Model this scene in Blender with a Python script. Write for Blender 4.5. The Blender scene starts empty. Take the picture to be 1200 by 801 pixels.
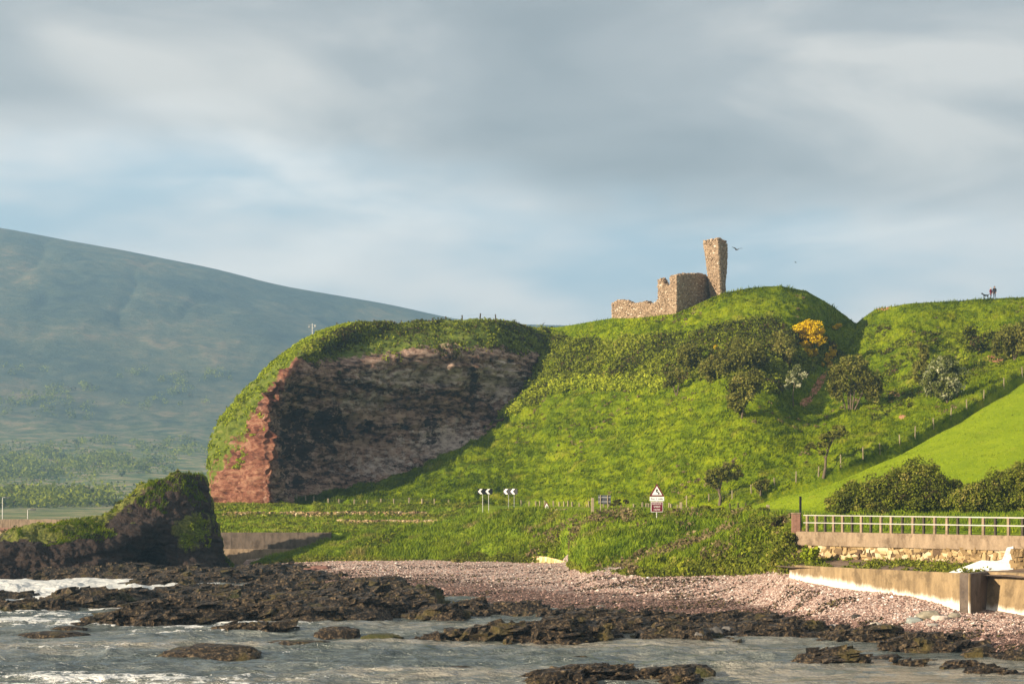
import bpy, math, random
import numpy as np
from mathutils import Vector, Matrix
random.seed(7)
RG = np.random.default_rng(7)
SC = bpy.context.scene
COL = SC.collection
R = math.radians

# ------------------------------------------------------------------ camera
F, CH, HY = 2333.0, 8.0, 575.0          # focal length in photo pixels, eye height, horizon row
cd = bpy.data.cameras.new('camera'); cam = bpy.data.objects.new('camera', cd); COL.objects.link(cam)
cam.location = (0, 0, CH); cam.rotation_euler = (R(90), 0, 0)
cd.sensor_width = 36; cd.lens = 36 * F / 1200; cd.shift_y = (HY - 400.5) / 1200
cd.clip_start = 1; cd.clip_end = 20000
SC.camera = cam

# ------------------------------------------------------------------ light
SUN_AZ, SUN_EL = (-0.81, -0.586), 16.0   # horizontal direction to the sun, elevation
l = bpy.data.lights.new('sun', 'SUN'); l.energy = 5.0; l.angle = R(0.53); l.color = (1.0, 0.84, 0.62)
so = bpy.data.objects.new('sun', l); COL.objects.link(so)
sd = Vector((SUN_AZ[0] * math.cos(R(SUN_EL)), SUN_AZ[1] * math.cos(R(SUN_EL)), math.sin(R(SUN_EL)))).normalized()
so.rotation_euler = sd.to_track_quat('Z', 'Y').to_euler(); so.location = (-60, -40, 60)

SC.view_settings.view_transform = 'Standard'; SC.view_settings.look = 'None'
SC.view_settings.exposure = 0.88; SC.view_settings.gamma = 1.0
SC.cycles.max_bounces = 5; SC.cycles.diffuse_bounces = 2; SC.cycles.transparent_max_bounces = 8
SC.cycles.volume_bounces = 0; SC.cycles.use_denoising = True

W = bpy.data.worlds.new('World'); SC.world = W; W.use_nodes = True
nt = W.node_tree; nt.nodes.clear()
class NB:
    """tiny node-graph helper"""
    def __init__(s, t): s.t = t
    def n(s, typ, **k):
        o = s.t.nodes.new(typ)
        for a, v in k.items():
            if a.startswith('i_'): o.inputs[int(a[2:])].default_value = v
            else: setattr(o, a, v)
        return o
    def l(s, a, b): s.t.links.new(a, b)
    def sep(s, v): o = s.n('ShaderNodeSeparateXYZ'); s.l(v, o.inputs[0]); return o.outputs
    def math(s, op, a, b=0.0, clamp=False, c=None):
        o = s.n('ShaderNodeMath', operation=op, use_clamp=clamp)
        for i, v in enumerate((a, b) if c is None else (a, b, c)):
            if isinstance(v, (int, float)): o.inputs[i].default_value = v
            else: s.l(v, o.inputs[i])
        return o.outputs[0]
    def mapping(s, v, scale=(1, 1, 1), rot=(0, 0, 0), loc=(0, 0, 0)):
        o = s.n('ShaderNodeMapping'); o.inputs['Scale'].default_value = scale; o.inputs['Rotation'].default_value = rot
        o.inputs['Location'].default_value = loc; s.l(v, o.inputs[0]); return o.outputs[0]
    def noise(s, v, scale, detail=4, rough=.55, dist=0.0):
        o = s.n('ShaderNodeTexNoise'); o.inputs['Scale'].default_value = scale; o.inputs['Detail'].default_value = detail
        o.inputs['Roughness'].default_value = rough; o.inputs['Distortion'].default_value = dist
        s.l(v, o.inputs['Vector']); return o.outputs['Fac']
    def ramp(s, f, stops, interp='LINEAR'):
        o = s.n('ShaderNodeValToRGB'); cr = o.color_ramp; cr.interpolation = interp
        while len(cr.elements) > 1: cr.elements.remove(cr.elements[-1])
        for i, (p, c) in enumerate(stops):
            e = cr.elements[0] if i == 0 else cr.elements.new(p)
            e.position = p; e.color = tuple(c) + (1,) if len(c) == 3 else c
        s.l(f, o.inputs[0]); return o.outputs[0]
    def mix(s, f, a, b, mode='MIX'):
        o = s.n('ShaderNodeMix', data_type='RGBA', blend_type=mode)
        if isinstance(f, (int, float)): o.inputs[0].default_value = f
        else: s.l(f, o.inputs[0])
        for i, v in ((6, a), (7, b)):
            if isinstance(v, (tuple, list)): o.inputs[i].default_value = tuple(v) + (1,) if len(v) == 3 else v
            else: s.l(v, o.inputs[i])
        return o.outputs[2]
    def ss(s, v, lo, hi):
        o = s.n('ShaderNodeMapRange', interpolation_type='SMOOTHSTEP'); s.l(v, o.inputs[0])
        o.inputs[1].default_value = lo; o.inputs[2].default_value = hi; return o.outputs[0]
b = NB(nt)
tc = b.n('ShaderNodeTexCoord').outputs['Generated']
x, y, z = b.sep(tc)
sky = b.n('ShaderNodeTexSky', sky_type='NISHITA', sun_disc=False)
sky.sun_elevation = R(SUN_EL); sky.sun_rotation = math.atan2(SUN_AZ[0], SUN_AZ[1]); sky.altitude = 10; sky.dust_density = 2.5
# a deck of cloud high up, open blue haze with soft wisps below it
n1 = b.noise(b.mapping(tc, (1.6, 1.6, 4.5)), 2.6, 3, .5, .3)
n2 = b.noise(b.mapping(tc, (2.0, 2.0, 5.6), loc=(3.1, 1.7, .4)), 3.0, 5, .5, .5)
n3 = b.noise(b.mapping(tc, (1.2, 1.2, 4.0), loc=(7.3, 0, 2)), 3.2, 4, .55)
el = b.math('ADD', z, b.math('MULTIPLY', b.math('SUBTRACT', n1, .5), .11))
el = b.math('ADD', el, b.math('MULTIPLY', x, .07))
deck = b.ss(el, .135, .178)
deckc = b.ramp(n2, [(.30, (.27, .275, .275)), (.5, (.39, .385, .375)), (.68, (.62, .58, .53))])
wisp = b.ss(n3, .40, .62)
lowc = b.mix(wisp, (.42, .53, .60), (.78, .74, .70))
lowc = b.mix(b.math('MULTIPLY', b.ss(n2, .5, .72), .7), lowc, (.92, .87, .81))
hz = b.ss(z, .11, .03)
lowc = b.mix(b.math('MULTIPLY', hz, .55), lowc, (.52, .59, .635))
bg1 = b.n('ShaderNodeBackground'); b.l(sky.outputs[0], bg1.inputs[0]); bg1.inputs[1].default_value = .07
bg2 = b.n('ShaderNodeBackground'); b.l(b.mix(deck, lowc, deckc), bg2.inputs[0]); bg2.inputs[1].default_value = .82
mx = b.n('ShaderNodeMixShader'); mx.inputs[0].default_value = .88
b.l(bg1.outputs[0], mx.inputs[1]); b.l(bg2.outputs[0], mx.inputs[2])
wo = b.n('ShaderNodeOutputWorld'); b.l(mx.outputs[0], wo.inputs[0])

# ------------------------------------------------------------------ helpers
def pt(px, py, Y): return ((px - 600) / F * Y, Y, CH + (HY - py) / F * Y)
def zof(py, Y): return CH + (HY - py) / F * Y
def yof(py, z=0.0): return F * (CH - z) / (py - HY)

def _h(ix, iy, iz, s):
    with np.errstate(over='ignore'):
        h = (ix * 374761393 + iy * 668265263 + iz * 2147483647 + s * 974711) & 0xffffffff
        h = ((h ^ (h >> 13)) * 1274126177) & 0xffffffff
        return ((h ^ (h >> 16)) & 0xffff) / 32767.5 - 1.0
def vnoise(p, scale=1.0, seed=0, octs=1, gain=.5, str_=(1, 1, 1)):
    """value noise in [-1,1], p (n,3)"""
    p = np.asarray(p, float) * np.array(str_) * scale
    out = np.zeros(len(p)); amp = 1.0; tot = 0
    for o in range(octs):
        q = p * (2.03 ** o) + 17.3 * o
        i = np.floor(q).astype(np.int64); f = q - i; f = f * f * (3 - 2 * f)
        v = 0
        for dx in (0, 1):
            wx = f[:, 0] if dx else 1 - f[:, 0]
            for dy in (0, 1):
                wy = f[:, 1] if dy else 1 - f[:, 1]
                for dz in (0, 1):
                    wz = f[:, 2] if dz else 1 - f[:, 2]
                    v = v + wx * wy * wz * _h(i[:, 0] + dx, i[:, 1] + dy, i[:, 2] + dz, seed + o)
        out += amp * v; tot += amp; amp *= gain
    return out / tot

def mesh_np(name, V, faces, mats, parent=None, smooth=False, attrs=None, midx=None, link=True):
    """faces: (n,k) int array or list of arrays"""
    if not isinstance(faces, list): faces = [faces]
    faces = [np.asarray(f, dtype=np.int32) for f in faces if len(f)]
    me = bpy.data.meshes.new(name)
    V = np.asarray(V, dtype=np.float32)
    me.vertices.add(len(V)); me.vertices.foreach_set('co', V.ravel())
    tot = sum(f.size for f in faces); nf = sum(len(f) for f in faces)
    me.loops.add(tot); me.polygons.add(nf)
    me.loops.foreach_set('vertex_index', np.concatenate([f.ravel() for f in faces]))
    lens = np.concatenate([np.full(len(f), f.shape[1], dtype=np.int32) for f in faces])
    me.polygons.foreach_set('loop_start', np.concatenate([[0], np.cumsum(lens)[:-1]]).astype(np.int32))
    me.polygons.foreach_set('loop_total', lens)
    me.polygons.foreach_set('use_smooth', np.full(nf, bool(smooth)))
    if midx is not None: me.polygons.foreach_set('material_index', np.asarray(midx, dtype=np.int32))
    me.update(calc_edges=True)
    for k, v in (attrs or {}).items():
        a = me.attributes.new(k, 'FLOAT', 'POINT'); a.data.foreach_set('value', np.asarray(v, dtype=np.float32))
    for m in (mats if isinstance(mats, (list, tuple)) else [mats]): me.materials.append(m)
    o = bpy.data.objects.new(name, me)
    if link: COL.objects.link(o)
    if parent is not None: o.parent = parent
    return o

def struct(o): o['kind'] = 'structure'; return o
def stuff(o, label=None, cat=None):
    o['kind'] = 'stuff'
    if label: o['label'] = label
    if cat: o['category'] = cat
    return o
def tag(o, label, cat, group=None):
    o['label'] = label; o['category'] = cat
    if group: o['group'] = group
    return o
def empty(name, loc, label, cat, group=None):
    o = bpy.data.objects.new(name, None); COL.objects.link(o); o.location = loc; o.empty_display_size = .3
    return tag(o, label, cat, group)

def gridfaces(nr, nc):
    r = np.arange(nr - 1)[:, None]; c = np.arange(nc - 1)[None]
    a = r * nc + c
    return np.stack([a, a + 1, a + nc + 1, a + nc], -1).reshape(-1, 4)
def gnormals(P):
    du = np.gradient(P, axis=1); dv = np.gradient(P, axis=0)
    n = np.cross(du, dv); n /= np.linalg.norm(n, axis=-1, keepdims=True) + 1e-9
    return n
class Patch:
    """surface grid P[row, col] -> world; rows go from the near/low edge up and away"""
    def __init__(s, P): s.P = P; s.N = gnormals(P)
    @classmethod
    def px(cls, PX, PY, Y): return cls(np.stack([(PX - 600) / F * Y, Y, CH + (HY - PY) / F * Y], -1))
    def displace(s, d, alongN=True):
        s.P = s.P + s.N * d[..., None]; s.N = gnormals(s.P)
    def flat(s): return s.P.reshape(-1, 3)
    def build(s, name, mat, attrs=None):
        nr, nc = s.P.shape[:2]
        return struct(mesh_np(name, s.flat(), gridfaces(nr, nc), mat, smooth=True,
                              attrs={k: v.ravel() for k, v in (attrs or {}).items()}))
    def at(s, px, py):
        Q = s.P; u = 600 + Q[..., 0] / Q[..., 1] * F; v = HY - (Q[..., 2] - CH) / Q[..., 1] * F
        d = (u - px) ** 2 + (v - py) ** 2
        # nearest to the lens among close hits
        m = d < d.min() + 4
        Yv = np.where(m, Q[..., 1], 1e9); i = np.unravel_index(np.argmin(Yv), Yv.shape)
        return Vector(Q[i])
    def sample(s, n, r0=0., r1=1., c0=0., c1=1., mask=None, rng=RG):
        """random points; mask(P)->prob"""
        nr, nc = s.P.shape[:2]
        r = (r0 + (r1 - r0) * rng.random(n)) * (nr - 1.001); c = (c0 + (c1 - c0) * rng.random(n)) * (nc - 1.001)
        i = r.astype(int); j = c.astype(int); fr = (r - i)[:, None]; fc = (c - j)[:, None]
        def g(A): return (A[i, j] * (1 - fr) * (1 - fc) + A[i + 1, j] * fr * (1 - fc) + A[i, j + 1] * (1 - fr) * fc + A[i + 1, j + 1] * fr * fc)
        P, N = g(s.P), g(s.N)
        if mask is not None:
            k = rng.random(n) < mask(P, N, r / (nr - 1), c / (nc - 1)); P, N = P[k], N[k]
        return P, N
def proj(P): return 600 + P[..., 0] / P[..., 1] * F, HY - (P[..., 2] - CH) / P[..., 1] * F

def curve(pts, xs):
    a = np.array(pts, float); return [np.interp(xs, a[:, 0], a[:, k]) for k in (1, 2)]
def scurve(pts, xs, w=9):
    out = []
    for c in curve(pts, xs):
        k = np.hanning(w + 2)[1:-1]; k /= k.sum(); out.append(np.convolve(np.pad(c, w // 2, mode='edge'), k, 'valid'))
    return out
def cr(A, n):
    """Catmull-Rom resample axis 0 with n points a segment"""
    A = np.asarray(A, float); K = len(A)
    E = np.concatenate([2 * A[:1] - A[1:2], A, 2 * A[-1:] - A[-2:-1]])
    out = []
    for i in range(K - 1):
        p0, p1, p2, p3 = E[i:i + 4]
        for t in np.linspace(0, 1, n, endpoint=False):
            out.append(.5 * ((2 * p1) + (-p0 + p2) * t + (2 * p0 - 5 * p1 + 4 * p2 - p3) * t * t + (-p0 + 3 * p1 - 3 * p2 + p3) * t ** 3))
    out.append(A[-1]); return np.array(out)
def rbf(pts):
    """smooth Y(px,py) through control points"""
    a = np.array(pts, float); X = a[:, :2] / 100; v = a[:, 2]; n = len(a)
    def k(r2): return np.where(r2 > 0, .5 * r2 * np.log(r2 + 1e-12), 0)
    D = ((X[:, None] - X[None]) ** 2).sum(-1)
    A = np.zeros((n + 3, n + 3)); A[:n, :n] = k(D) + np.eye(n) * .02
    A[:n, n] = 1; A[:n, n + 1:] = X; A[n, :n] = 1; A[n + 1:, :n] = X.T
    w = np.linalg.solve(A, np.concatenate([v, [0, 0, 0]]))
    def f(px, py):
        q = np.stack([np.ravel(px), np.ravel(py)], -1) / 100; out = np.empty(len(q))
        for s in range(0, len(q), 20000):
            e = q[s:s + 20000]; out[s:s + 20000] = k(((e[:, None] - X[None]) ** 2).sum(-1)) @ w[:n] + w[n] + e @ w[n + 1:]
        return out.reshape(np.shape(px))
    return f

# ------------------------------------------------------------------ materials
def mat(name): 
    m = bpy.data.materials.new(name); m.use_nodes = True; m.node_tree.nodes.clear()
    b = NB(m.node_tree); b.p = b.n('ShaderNodeBsdfPrincipled'); b.o = b.n('ShaderNodeOutputMaterial')
    b.l(b.p.outputs[0], b.o.inputs[0]); b.p.inputs['Roughness'].default_value = .85
    b.p.inputs['Specular IOR Level'].default_value = .2
    b.g = b.n('ShaderNodeNewGeometry').outputs['Position']; b.m = m
    return b
def col(b, c):
    if isinstance(c, tuple): b.p.inputs['Base Color'].default_value = c + (1,)
    else: b.l(c, b.p.inputs['Base Color'])
def bump(b, h, s=.5, d=.1):
    o = b.n('ShaderNodeBump'); o.inputs['Strength'].default_value = s; o.inputs['Distance'].default_value = d
    b.l(h, o.inputs['Height']); b.l(o.outputs[0], b.p.inputs['Normal'])
def attr(b, n): o = b.n('ShaderNodeAttribute', attribute_name=n); return o.outputs['Fac']
def plain(name, c, rough=.7, var=.25, scale=3.0, metal=0.0):
    b = mat(name); n = b.noise(b.g, scale, 5, .6)
    k = tuple(v * (1 - var) for v in c); h = tuple(min(1, v * (1 + var)) for v in c)
    col(b, b.ramp(n, [(.3, k), (.7, h)])); b.p.inputs['Roughness'].default_value = rough; b.p.inputs['Metallic'].default_value = metal
    return b.m

def grass_mat(name, lo, mid, hi, straw, straw_amt=.25, blade=False, sc=1.0):
    b = mat(name); b.p.inputs['Specular IOR Level'].default_value = 0.02; b.p.inputs['Roughness'].default_value = 1
    big = b.noise(b.g, .055 * sc, 4, .6); med = b.noise(b.mapping(b.g, (1, .5, 1)), .5 * sc, 5, .65); fine = b.noise(b.g, 3.2 * sc, 4, .7)
    v = b.math('ADD', b.math('MULTIPLY', big, .22), b.math('ADD', b.math('MULTIPLY', med, .38), b.math('MULTIPLY', fine, .4)))
    c = b.ramp(v, [(.36, lo), (.49, mid), (.62, hi)])
    s = b.noise(b.mapping(b.g, loc=(31, 7, 3)), .22 * sc, 6, .7)
    c = b.mix(b.math('MULTIPLY', b.ss(s, .56, .68), straw_amt * 2.2, True), c, straw)
    if blade:
        t = attr(b, 'tint'); c = b.mix(t, b.mix(1, c, (.58, .62, .6), 'MULTIPLY'), b.mix(1, c, (1.3, 1.27, 1.05), 'MULTIPLY'))
    col(b, c)
    if blade:
        tr = b.n('ShaderNodeBsdfTranslucent'); b.l(c, tr.inputs[0]); m_ = b.n('ShaderNodeMixShader'); m_.inputs[0].default_value = .3
        b.l(b.p.outputs[0], m_.inputs[1]); b.l(tr.outputs[0], m_.inputs[2]); b.l(m_.outputs[0], b.o.inputs[0])
    else: bump(b, b.noise(b.g, 2.2 * sc, 5, .7), .8, .25)
    return b.m
G_LO, G_MID, G_HI, STRAW = (.030, .062, .005), (.115, .160, .005), (.235, .265, .008), (.30, .24, .05)
M_slope = grass_mat('slope_grass', G_LO, G_MID, G_HI, STRAW, .16)
M_slopeb = grass_mat('slope_grass_blades', G_LO, G_MID, G_HI, STRAW, .16, True)
M_field = grass_mat('field_grass', (.15, .22, .010), (.22, .29, .011), (.28, .34, .014), (.32, .29, .04), .2, False, .8)
M_fieldb = grass_mat('field_grass_blades', (.15, .22, .010), (.22, .29, .011), (.28, .34, .014), (.32, .29, .04), .2, True)
M_bank = grass_mat('bank_grass', (.05, .095, .012), (.16, .225, .016), (.29, .33, .03), (.30, .23, .09), .34)
M_bankb = grass_mat('bank_grass_blades', (.05, .095, .012), (.16, .225, .016), (.29, .33, .03), (.34, .26, .11), .34, True)

def leaf_mat(name, stops, tr_=.25, spec=.06):
    b = mat(name); t = attr(b, 'tint'); n = b.noise(b.g, 1.1, 3, .6)
    v = b.math('ADD', b.math('MULTIPLY', t, .75), b.math('MULTIPLY', n, .25)); c = b.ramp(v, stops)
    col(b, c); b.p.inputs['Specular IOR Level'].default_value = spec; b.p.inputs['Roughness'].default_value = .9
    tr = b.n('ShaderNodeBsdfTranslucent'); b.l(c, tr.inputs[0]); m_ = b.n('ShaderNodeMixShader'); m_.inputs[0].default_value = tr_
    b.l(b.p.outputs[0], m_.inputs[1]); b.l(tr.outputs[0], m_.inputs[2]); b.l(m_.outputs[0], b.o.inputs[0])
    return b.m
M_scrub = leaf_mat('scrub_leaves', [(.08, (.15, .09, .05)), (.24, (.07, .055, .022)), (.36, (.055, .07, .011)), (.55, (.19, .22, .018)), (.8, (.29, .32, .03)), (.95, (.34, .20, .09))])
M_dark = leaf_mat('thorn_leaves', [(.1, (.045, .04, .012)), (.4, (.13, .13, .022)), (.7, (.22, .22, .04)), (.95, (.33, .27, .08))])
M_fresh = leaf_mat('fresh_leaves', [(.1, (.09, .12, .01)), (.5, (.26, .32, .02)), (.9, (.46, .48, .04))])
M_hedge = leaf_mat('hedge_leaves', [(.1, (.08, .055, .03)), (.35, (.085, .105, .014)), (.65, (.20, .225, .022)), (.92, (.31, .26, .07))])
M_gorse = leaf_mat('gorse_flowers', [(.1, (.05, .06, .01)), (.3, (.10, .08, .01)), (.5, (.62, .40, .008)), (.95, (.90, .66, .012))])
M_haw = leaf_mat('hawthorn_blossom', [(.1, (.06, .07, .018)), (.5, (.15, .17, .035)), (.66, (.30, .32, .16)), (.95, (.66, .62, .42))])
M_dead = leaf_mat('dry_growth', [(.1, (.08, .06, .03)), (.5, (.20, .15, .07)), (.9, (.36, .28, .14))])

b = mat('bark'); n = b.noise(b.mapping(b.g, (3, 3, .6)), 3, 5, .7); col(b, b.ramp(n, [(.3, (.06, .045, .03)), (.7, (.20, .15, .10))])); bump(b, n, .6, .04); M_bark = b.m

def strata(b, tilt=(.10, 0.05, 0), sc=1.0):
    w = b.noise(b.g, .12, 4, .6); x, y, z = b.sep(b.g)
    h = b.math('ADD', z, b.math('ADD', b.math('MULTIPLY', x, tilt[0]), b.math('MULTIPLY', w, 2.2)))
    cv = b.n('ShaderNodeCombineXYZ'); b.l(b.math('MULTIPLY', x, .05), cv.inputs[0]); b.l(b.math('MULTIPLY', y, .05), cv.inputs[1]); b.l(h, cv.inputs[2])
    return b.noise(cv.outputs[0], 1.5 * sc, 5, .65)
# sandstone cliff: attribute veg mixes in turf, lit: colour belt of the nose
b = mat('red_sandstone'); s = strata(b, sc=.5); n = b.noise(b.mapping(b.g, (1, 1, 1.5)), .42, 9, .74); fine = b.noise(b.mapping(b.g, (.8, .8, 1.9), rot=(0, .22, 0)), .95, 9, .70)
mixv = b.math('ADD', b.math('MULTIPLY', s, .38), b.math('MULTIPLY', fine, .62))
c = b.ramp(mixv, [(.42, (.025, .016, .014)), (.45, (.10, .058, .042)), (.50, (.29, .17, .12)), (.57, (.58, .40, .30))])
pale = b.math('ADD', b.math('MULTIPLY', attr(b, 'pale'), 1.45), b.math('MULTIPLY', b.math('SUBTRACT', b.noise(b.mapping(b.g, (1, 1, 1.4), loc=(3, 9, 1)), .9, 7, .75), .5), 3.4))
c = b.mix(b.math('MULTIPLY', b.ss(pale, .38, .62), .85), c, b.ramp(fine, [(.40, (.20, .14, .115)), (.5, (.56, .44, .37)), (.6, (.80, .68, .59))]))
dk = b.math('ADD', b.math('MULTIPLY', attr(b, 'stain_shade'), 1.35), b.math('MULTIPLY', b.math('SUBTRACT', n, .53), 3.0))
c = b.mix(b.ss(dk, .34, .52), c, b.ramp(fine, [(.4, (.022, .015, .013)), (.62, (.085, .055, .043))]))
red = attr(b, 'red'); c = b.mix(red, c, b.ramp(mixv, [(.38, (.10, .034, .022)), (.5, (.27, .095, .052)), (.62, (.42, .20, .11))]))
veg = attr(b, 'veg'); vn = b.math('ADD', veg, b.math('MULTIPLY', b.math('SUBTRACT', b.noise(b.g, .7, 6, .7), .5), 1.5))
gc = b.ramp(fine, [(.3, (.055, .085, .012)), (.5, (.15, .20, .02)), (.7, (.28, .28, .06))])
c = b.mix(b.ss(vn, .42, .58), c, gc); col(b, c)
bump(b, b.math('ADD', b.math('MULTIPLY', s, .5), b.math('ADD', b.math('MULTIPLY', fine, .8), b.math('MULTIPLY', n, 1.2))), 1.0, .8); M_cliff = b.m

b = mat('dark_basalt'); s = strata(b, (.25, 0, 0), 1.3); n = b.noise(b.g, .8, 6, .7); fine = b.noise(b.g, 4, 5, .7)
c = b.ramp(s, [(.3, (.016, .012, .011)), (.5, (.040, .027, .022)), (.7, (.075, .05, .038))])
c = b.mix(b.ss(fine, .66, .74), c, (.16, .12, .09))
veg = attr(b, 'veg'); vn = b.math('ADD', veg, b.math('MULTIPLY', b.math('SUBTRACT', n, .5), 1.6))
gc = b.ramp(fine, [(.3, (.04, .055, .012)), (.5, (.13, .145, .022)), (.7, (.28, .24, .07))])
col(b, b.mix(b.ss(vn, .42, .6), c, gc)); bump(b, b.math('ADD', s, b.math('ADD', n, b.math('MULTIPLY', fine, .6))), 1.0, .4); M_stack = b.m

b = mat('weedy_rock'); n = b.noise(b.mapping(b.g, (1, .6, 1)), .5, 6, .68); fine = b.noise(b.g, 5, 6, .75)
c = b.ramp(fine, [(.38, (.006, .005, .004)), (.49, (.022, .015, .010)), (.56, (.10, .068, .038)), (.66, (.26, .19, .11))])
c = b.mix(b.math('MULTIPLY', b.ss(n, .54, .66), .7), c, (.11, .085, .022))
g2 = b.noise(b.mapping(b.g, loc=(5, 5, 5)), .16, 5, .6); c = b.mix(b.math('MULTIPLY', b.ss(g2, .60, .68), .45), c, (.10, .11, .02))
col(b, c); b.p.inputs['Roughness'].default_value = .6; b.p.inputs['Specular IOR Level'].default_value = .25
bump(b, b.math('ADD', fine, n), 1.0, .22); M_weed = b.m

b = mat('seaweed'); t = attr(b, 'tint'); col(b, b.ramp(t, [(0, (.012, .009, .005)), (.5, (.030, .020, .010)), (.85, (.075, .050, .018)), (1, (.13, .11, .03))]))
b.p.inputs['Roughness'].default_value = .6; b.p.inputs['Specular IOR Level'].default_value = .25; M_kelp = b.m

b = mat('shingle'); x, y, z = b.sep(b.g); n = b.noise(b.g, .35, 5, .65); v = b.n('ShaderNodeTexVoronoi'); v.inputs['Scale'].default_value = 5.5; b.l(b.g, v.inputs['Vector'])
vc = b.sep(v.outputs['Color'])[0]
c = b.ramp(vc, [(0, (.24, .16, .13)), (.4, (.44, .31, .26)), (.75, (.60, .47, .40)), (1, (.74, .65, .58))])
c = b.mix(b.math('MULTIPLY', b.ss(v.outputs['Distance'], .3, .75), .5), c, (.12, .07, .055))
wet = b.ss(b.math('ADD', z, b.math('MULTIPLY', n, -.7)), .55, -.15); c = b.mix(wet, c, b.mix(1, c, (.36, .30, .27), 'MULTIPLY'))
wr = b.noise(b.mapping(b.g, (.35, 1.2, 1), rot=(0, 0, .12)), .55, 7, .72); c = b.mix(b.math('MULTIPLY', b.ss(wr, .58, .64), .8), c, (.075, .045, .03))
col(b, c); bump(b, v.outputs['Distance'], .9, -.12); M_shingle = b.m
b = mat('pebbles'); t = attr(b, 'tint'); col(b, b.ramp(t, [(0, (.10, .06, .05)), (.3, (.32, .20, .165)), (.7, (.50, .37, .31)), (.92, (.68, .58, .51)), (1, (.82, .77, .71))])); M_pebble = b.m

b = mat('sea_water'); x, y, z = b.sep(b.g); foam = attr(b, 'foam')
n = b.noise(b.mapping(b.g, (.7, .8, 1)), 1.5, 9, .78); big = b.noise(b.mapping(b.g, (.3, 1, 1)), .09, 4, .55)
c = b.ramp(big, [(.38, (.10, .12, .11)), (.5, (.18, .19, .165)), (.62, (.32, .29, .23))])
fm = b.ss(b.math('ADD', foam, b.math('MULTIPLY', b.math('SUBTRACT', n, .5), 2.2)), .5, .68)
med = b.noise(b.mapping(b.g, (.5, 1, 1), rot=(0, 0, .12)), .8, 7, .7); c = b.mix(b.ss(med, .56, .40), c, b.mix(1, c, (.42, .48, .48), 'MULTIPLY')); c = b.mix(fm, c, (.80, .80, .77)); col(b, c)  # dark wave backs painted into the water colour by noise
b.l(b.math('ADD', b.math('MULTIPLY', fm, .5), .16), b.p.inputs['Roughness']); b.p.inputs['Specular IOR Level'].default_value = .5
rip = b.math('ADD', b.noise(b.mapping(b.g, (.45, 1.0, 1), rot=(0, 0, .15)), 1.5, 5, .62), b.math('MULTIPLY', b.noise(b.mapping(b.g, (.6, 1, 1)), 6, 4, .6), .35))
bump(b, rip, 1.0, .75); M_sea = b.m

def concrete(name, base, stain_shade, white_lo=None, white_hi=None):
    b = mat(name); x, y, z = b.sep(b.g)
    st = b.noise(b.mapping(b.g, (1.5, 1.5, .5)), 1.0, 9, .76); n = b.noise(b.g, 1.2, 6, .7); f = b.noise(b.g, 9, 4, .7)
    c = b.ramp(st, [(.34, stain_shade), (.5, base), (.66, tuple(min(1, k * 1.35) for k in base))])
    c = b.mix(b.math('MULTIPLY', b.ss(n, .50, .66), .6), c, tuple(k * .6 for k in stain_shade))
    if white_lo is not None:
        zz = b.math('ADD', z, b.math('MULTIPLY', b.math('SUBTRACT', x, 18.0), .14))
        w = b.ss(b.math('SUBTRACT', zz, b.math('MULTIPLY', b.math('SUBTRACT', st, .5), .9)), white_hi, white_lo)
        c = b.mix(w, c, (.80, .74, .64))
    col(b, c); bump(b, b.math('ADD', n, b.math('MULTIPLY', f, .4)), .45, .05); return b.m
M_conc = concrete('stained_concrete', (.26, .185, .10), (.165, .115, .065), 2.5, 2.95)
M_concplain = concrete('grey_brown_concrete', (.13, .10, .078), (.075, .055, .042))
M_coping = concrete('tan_coping', (.26, .19, .125), (.16, .11, .07))
M_white = concrete('white_concrete', (.84, .82, .78), (.74, .70, .62))
M_apron = concrete('brown_apron', (.19, .13, .09), (.12, .08, .05))
def masonry(name, stops, sc=1.6, bs=.12):
    b = mat(name); v = b.n('ShaderNodeTexVoronoi'); v.inputs['Scale'].default_value = sc; b.l(b.mapping(b.g, (1, 1, 1.6)), v.inputs['Vector'])
    t = b.sep(v.outputs['Color'])[0]; n = b.noise(b.g, 4, 5, .7)
    c = b.ramp(b.math('ADD', b.math('MULTIPLY', t, .7), b.math('MULTIPLY', n, .3)), stops); col(b, c)
    bump(b, b.math('ADD', b.math('MULTIPLY', v.outputs['Distance'], -1), b.math('MULTIPLY', n, .4)), .9, bs); return b.m
M_rubble = masonry('yellow_rubble', [(.2, (.14, .09, .045)), (.45, (.32, .22, .10)), (.6, (.46, .33, .17)), (.85, (.58, .48, .32))], 1.3, .2)
b = mat('ruin_stone'); t = attr(b, 'tint'); n = b.noise(b.g, 3, 4, .7)
c = b.ramp(t, [(0, (.10, .072, .052)), (.35, (.32, .225, .145)), (.7, (.46, .335, .225)), (.88, (.62, .50, .36)), (1, (.82, .75, .62))]); col(b, b.mix(b.math('MULTIPLY', n, .5), c, (.22, .15, .10))); M_ruin = b.m
M_mortar = plain('ruin_mortar', (.24, .16, .10), .9, .3, 2)
M_wood = plain('weathered_post', (.30, .245, .16), .9, .25, 4)
M_woodd = plain('dark_post', (.07, .055, .04), .9, .3, 4)
M_wire = plain('fence_wire', (.12, .11, .09), .8, .1, 2)
M_railw = plain('pale_rail', (.50, .48, .42), .5, .08, 2)
M_brick = plain('red_brick', (.26, .14, .10), .9, .25, 8)
M_black = plain('black_paint', (.012, .012, .014), .35, .1, 2)
M_signw = plain('white_sign', (.78, .77, .74), .35, .04, 2)
M_red = plain('red_sign', (.13, .010, .025), .35, .08, 2)
M_galv = plain('galvanised', (.42, .42, .40), .45, .1, 3, .5)
M_signback = plain('grey_sign_back', (.075, .08, .09), .5, .2, 3)
M_asphalt = plain('asphalt', (.05, .05, .05), .9, .15, 5)
M_line = plain('road_paint', (.7, .7, .66), .7, .1, 4)

print('materials done')
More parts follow.
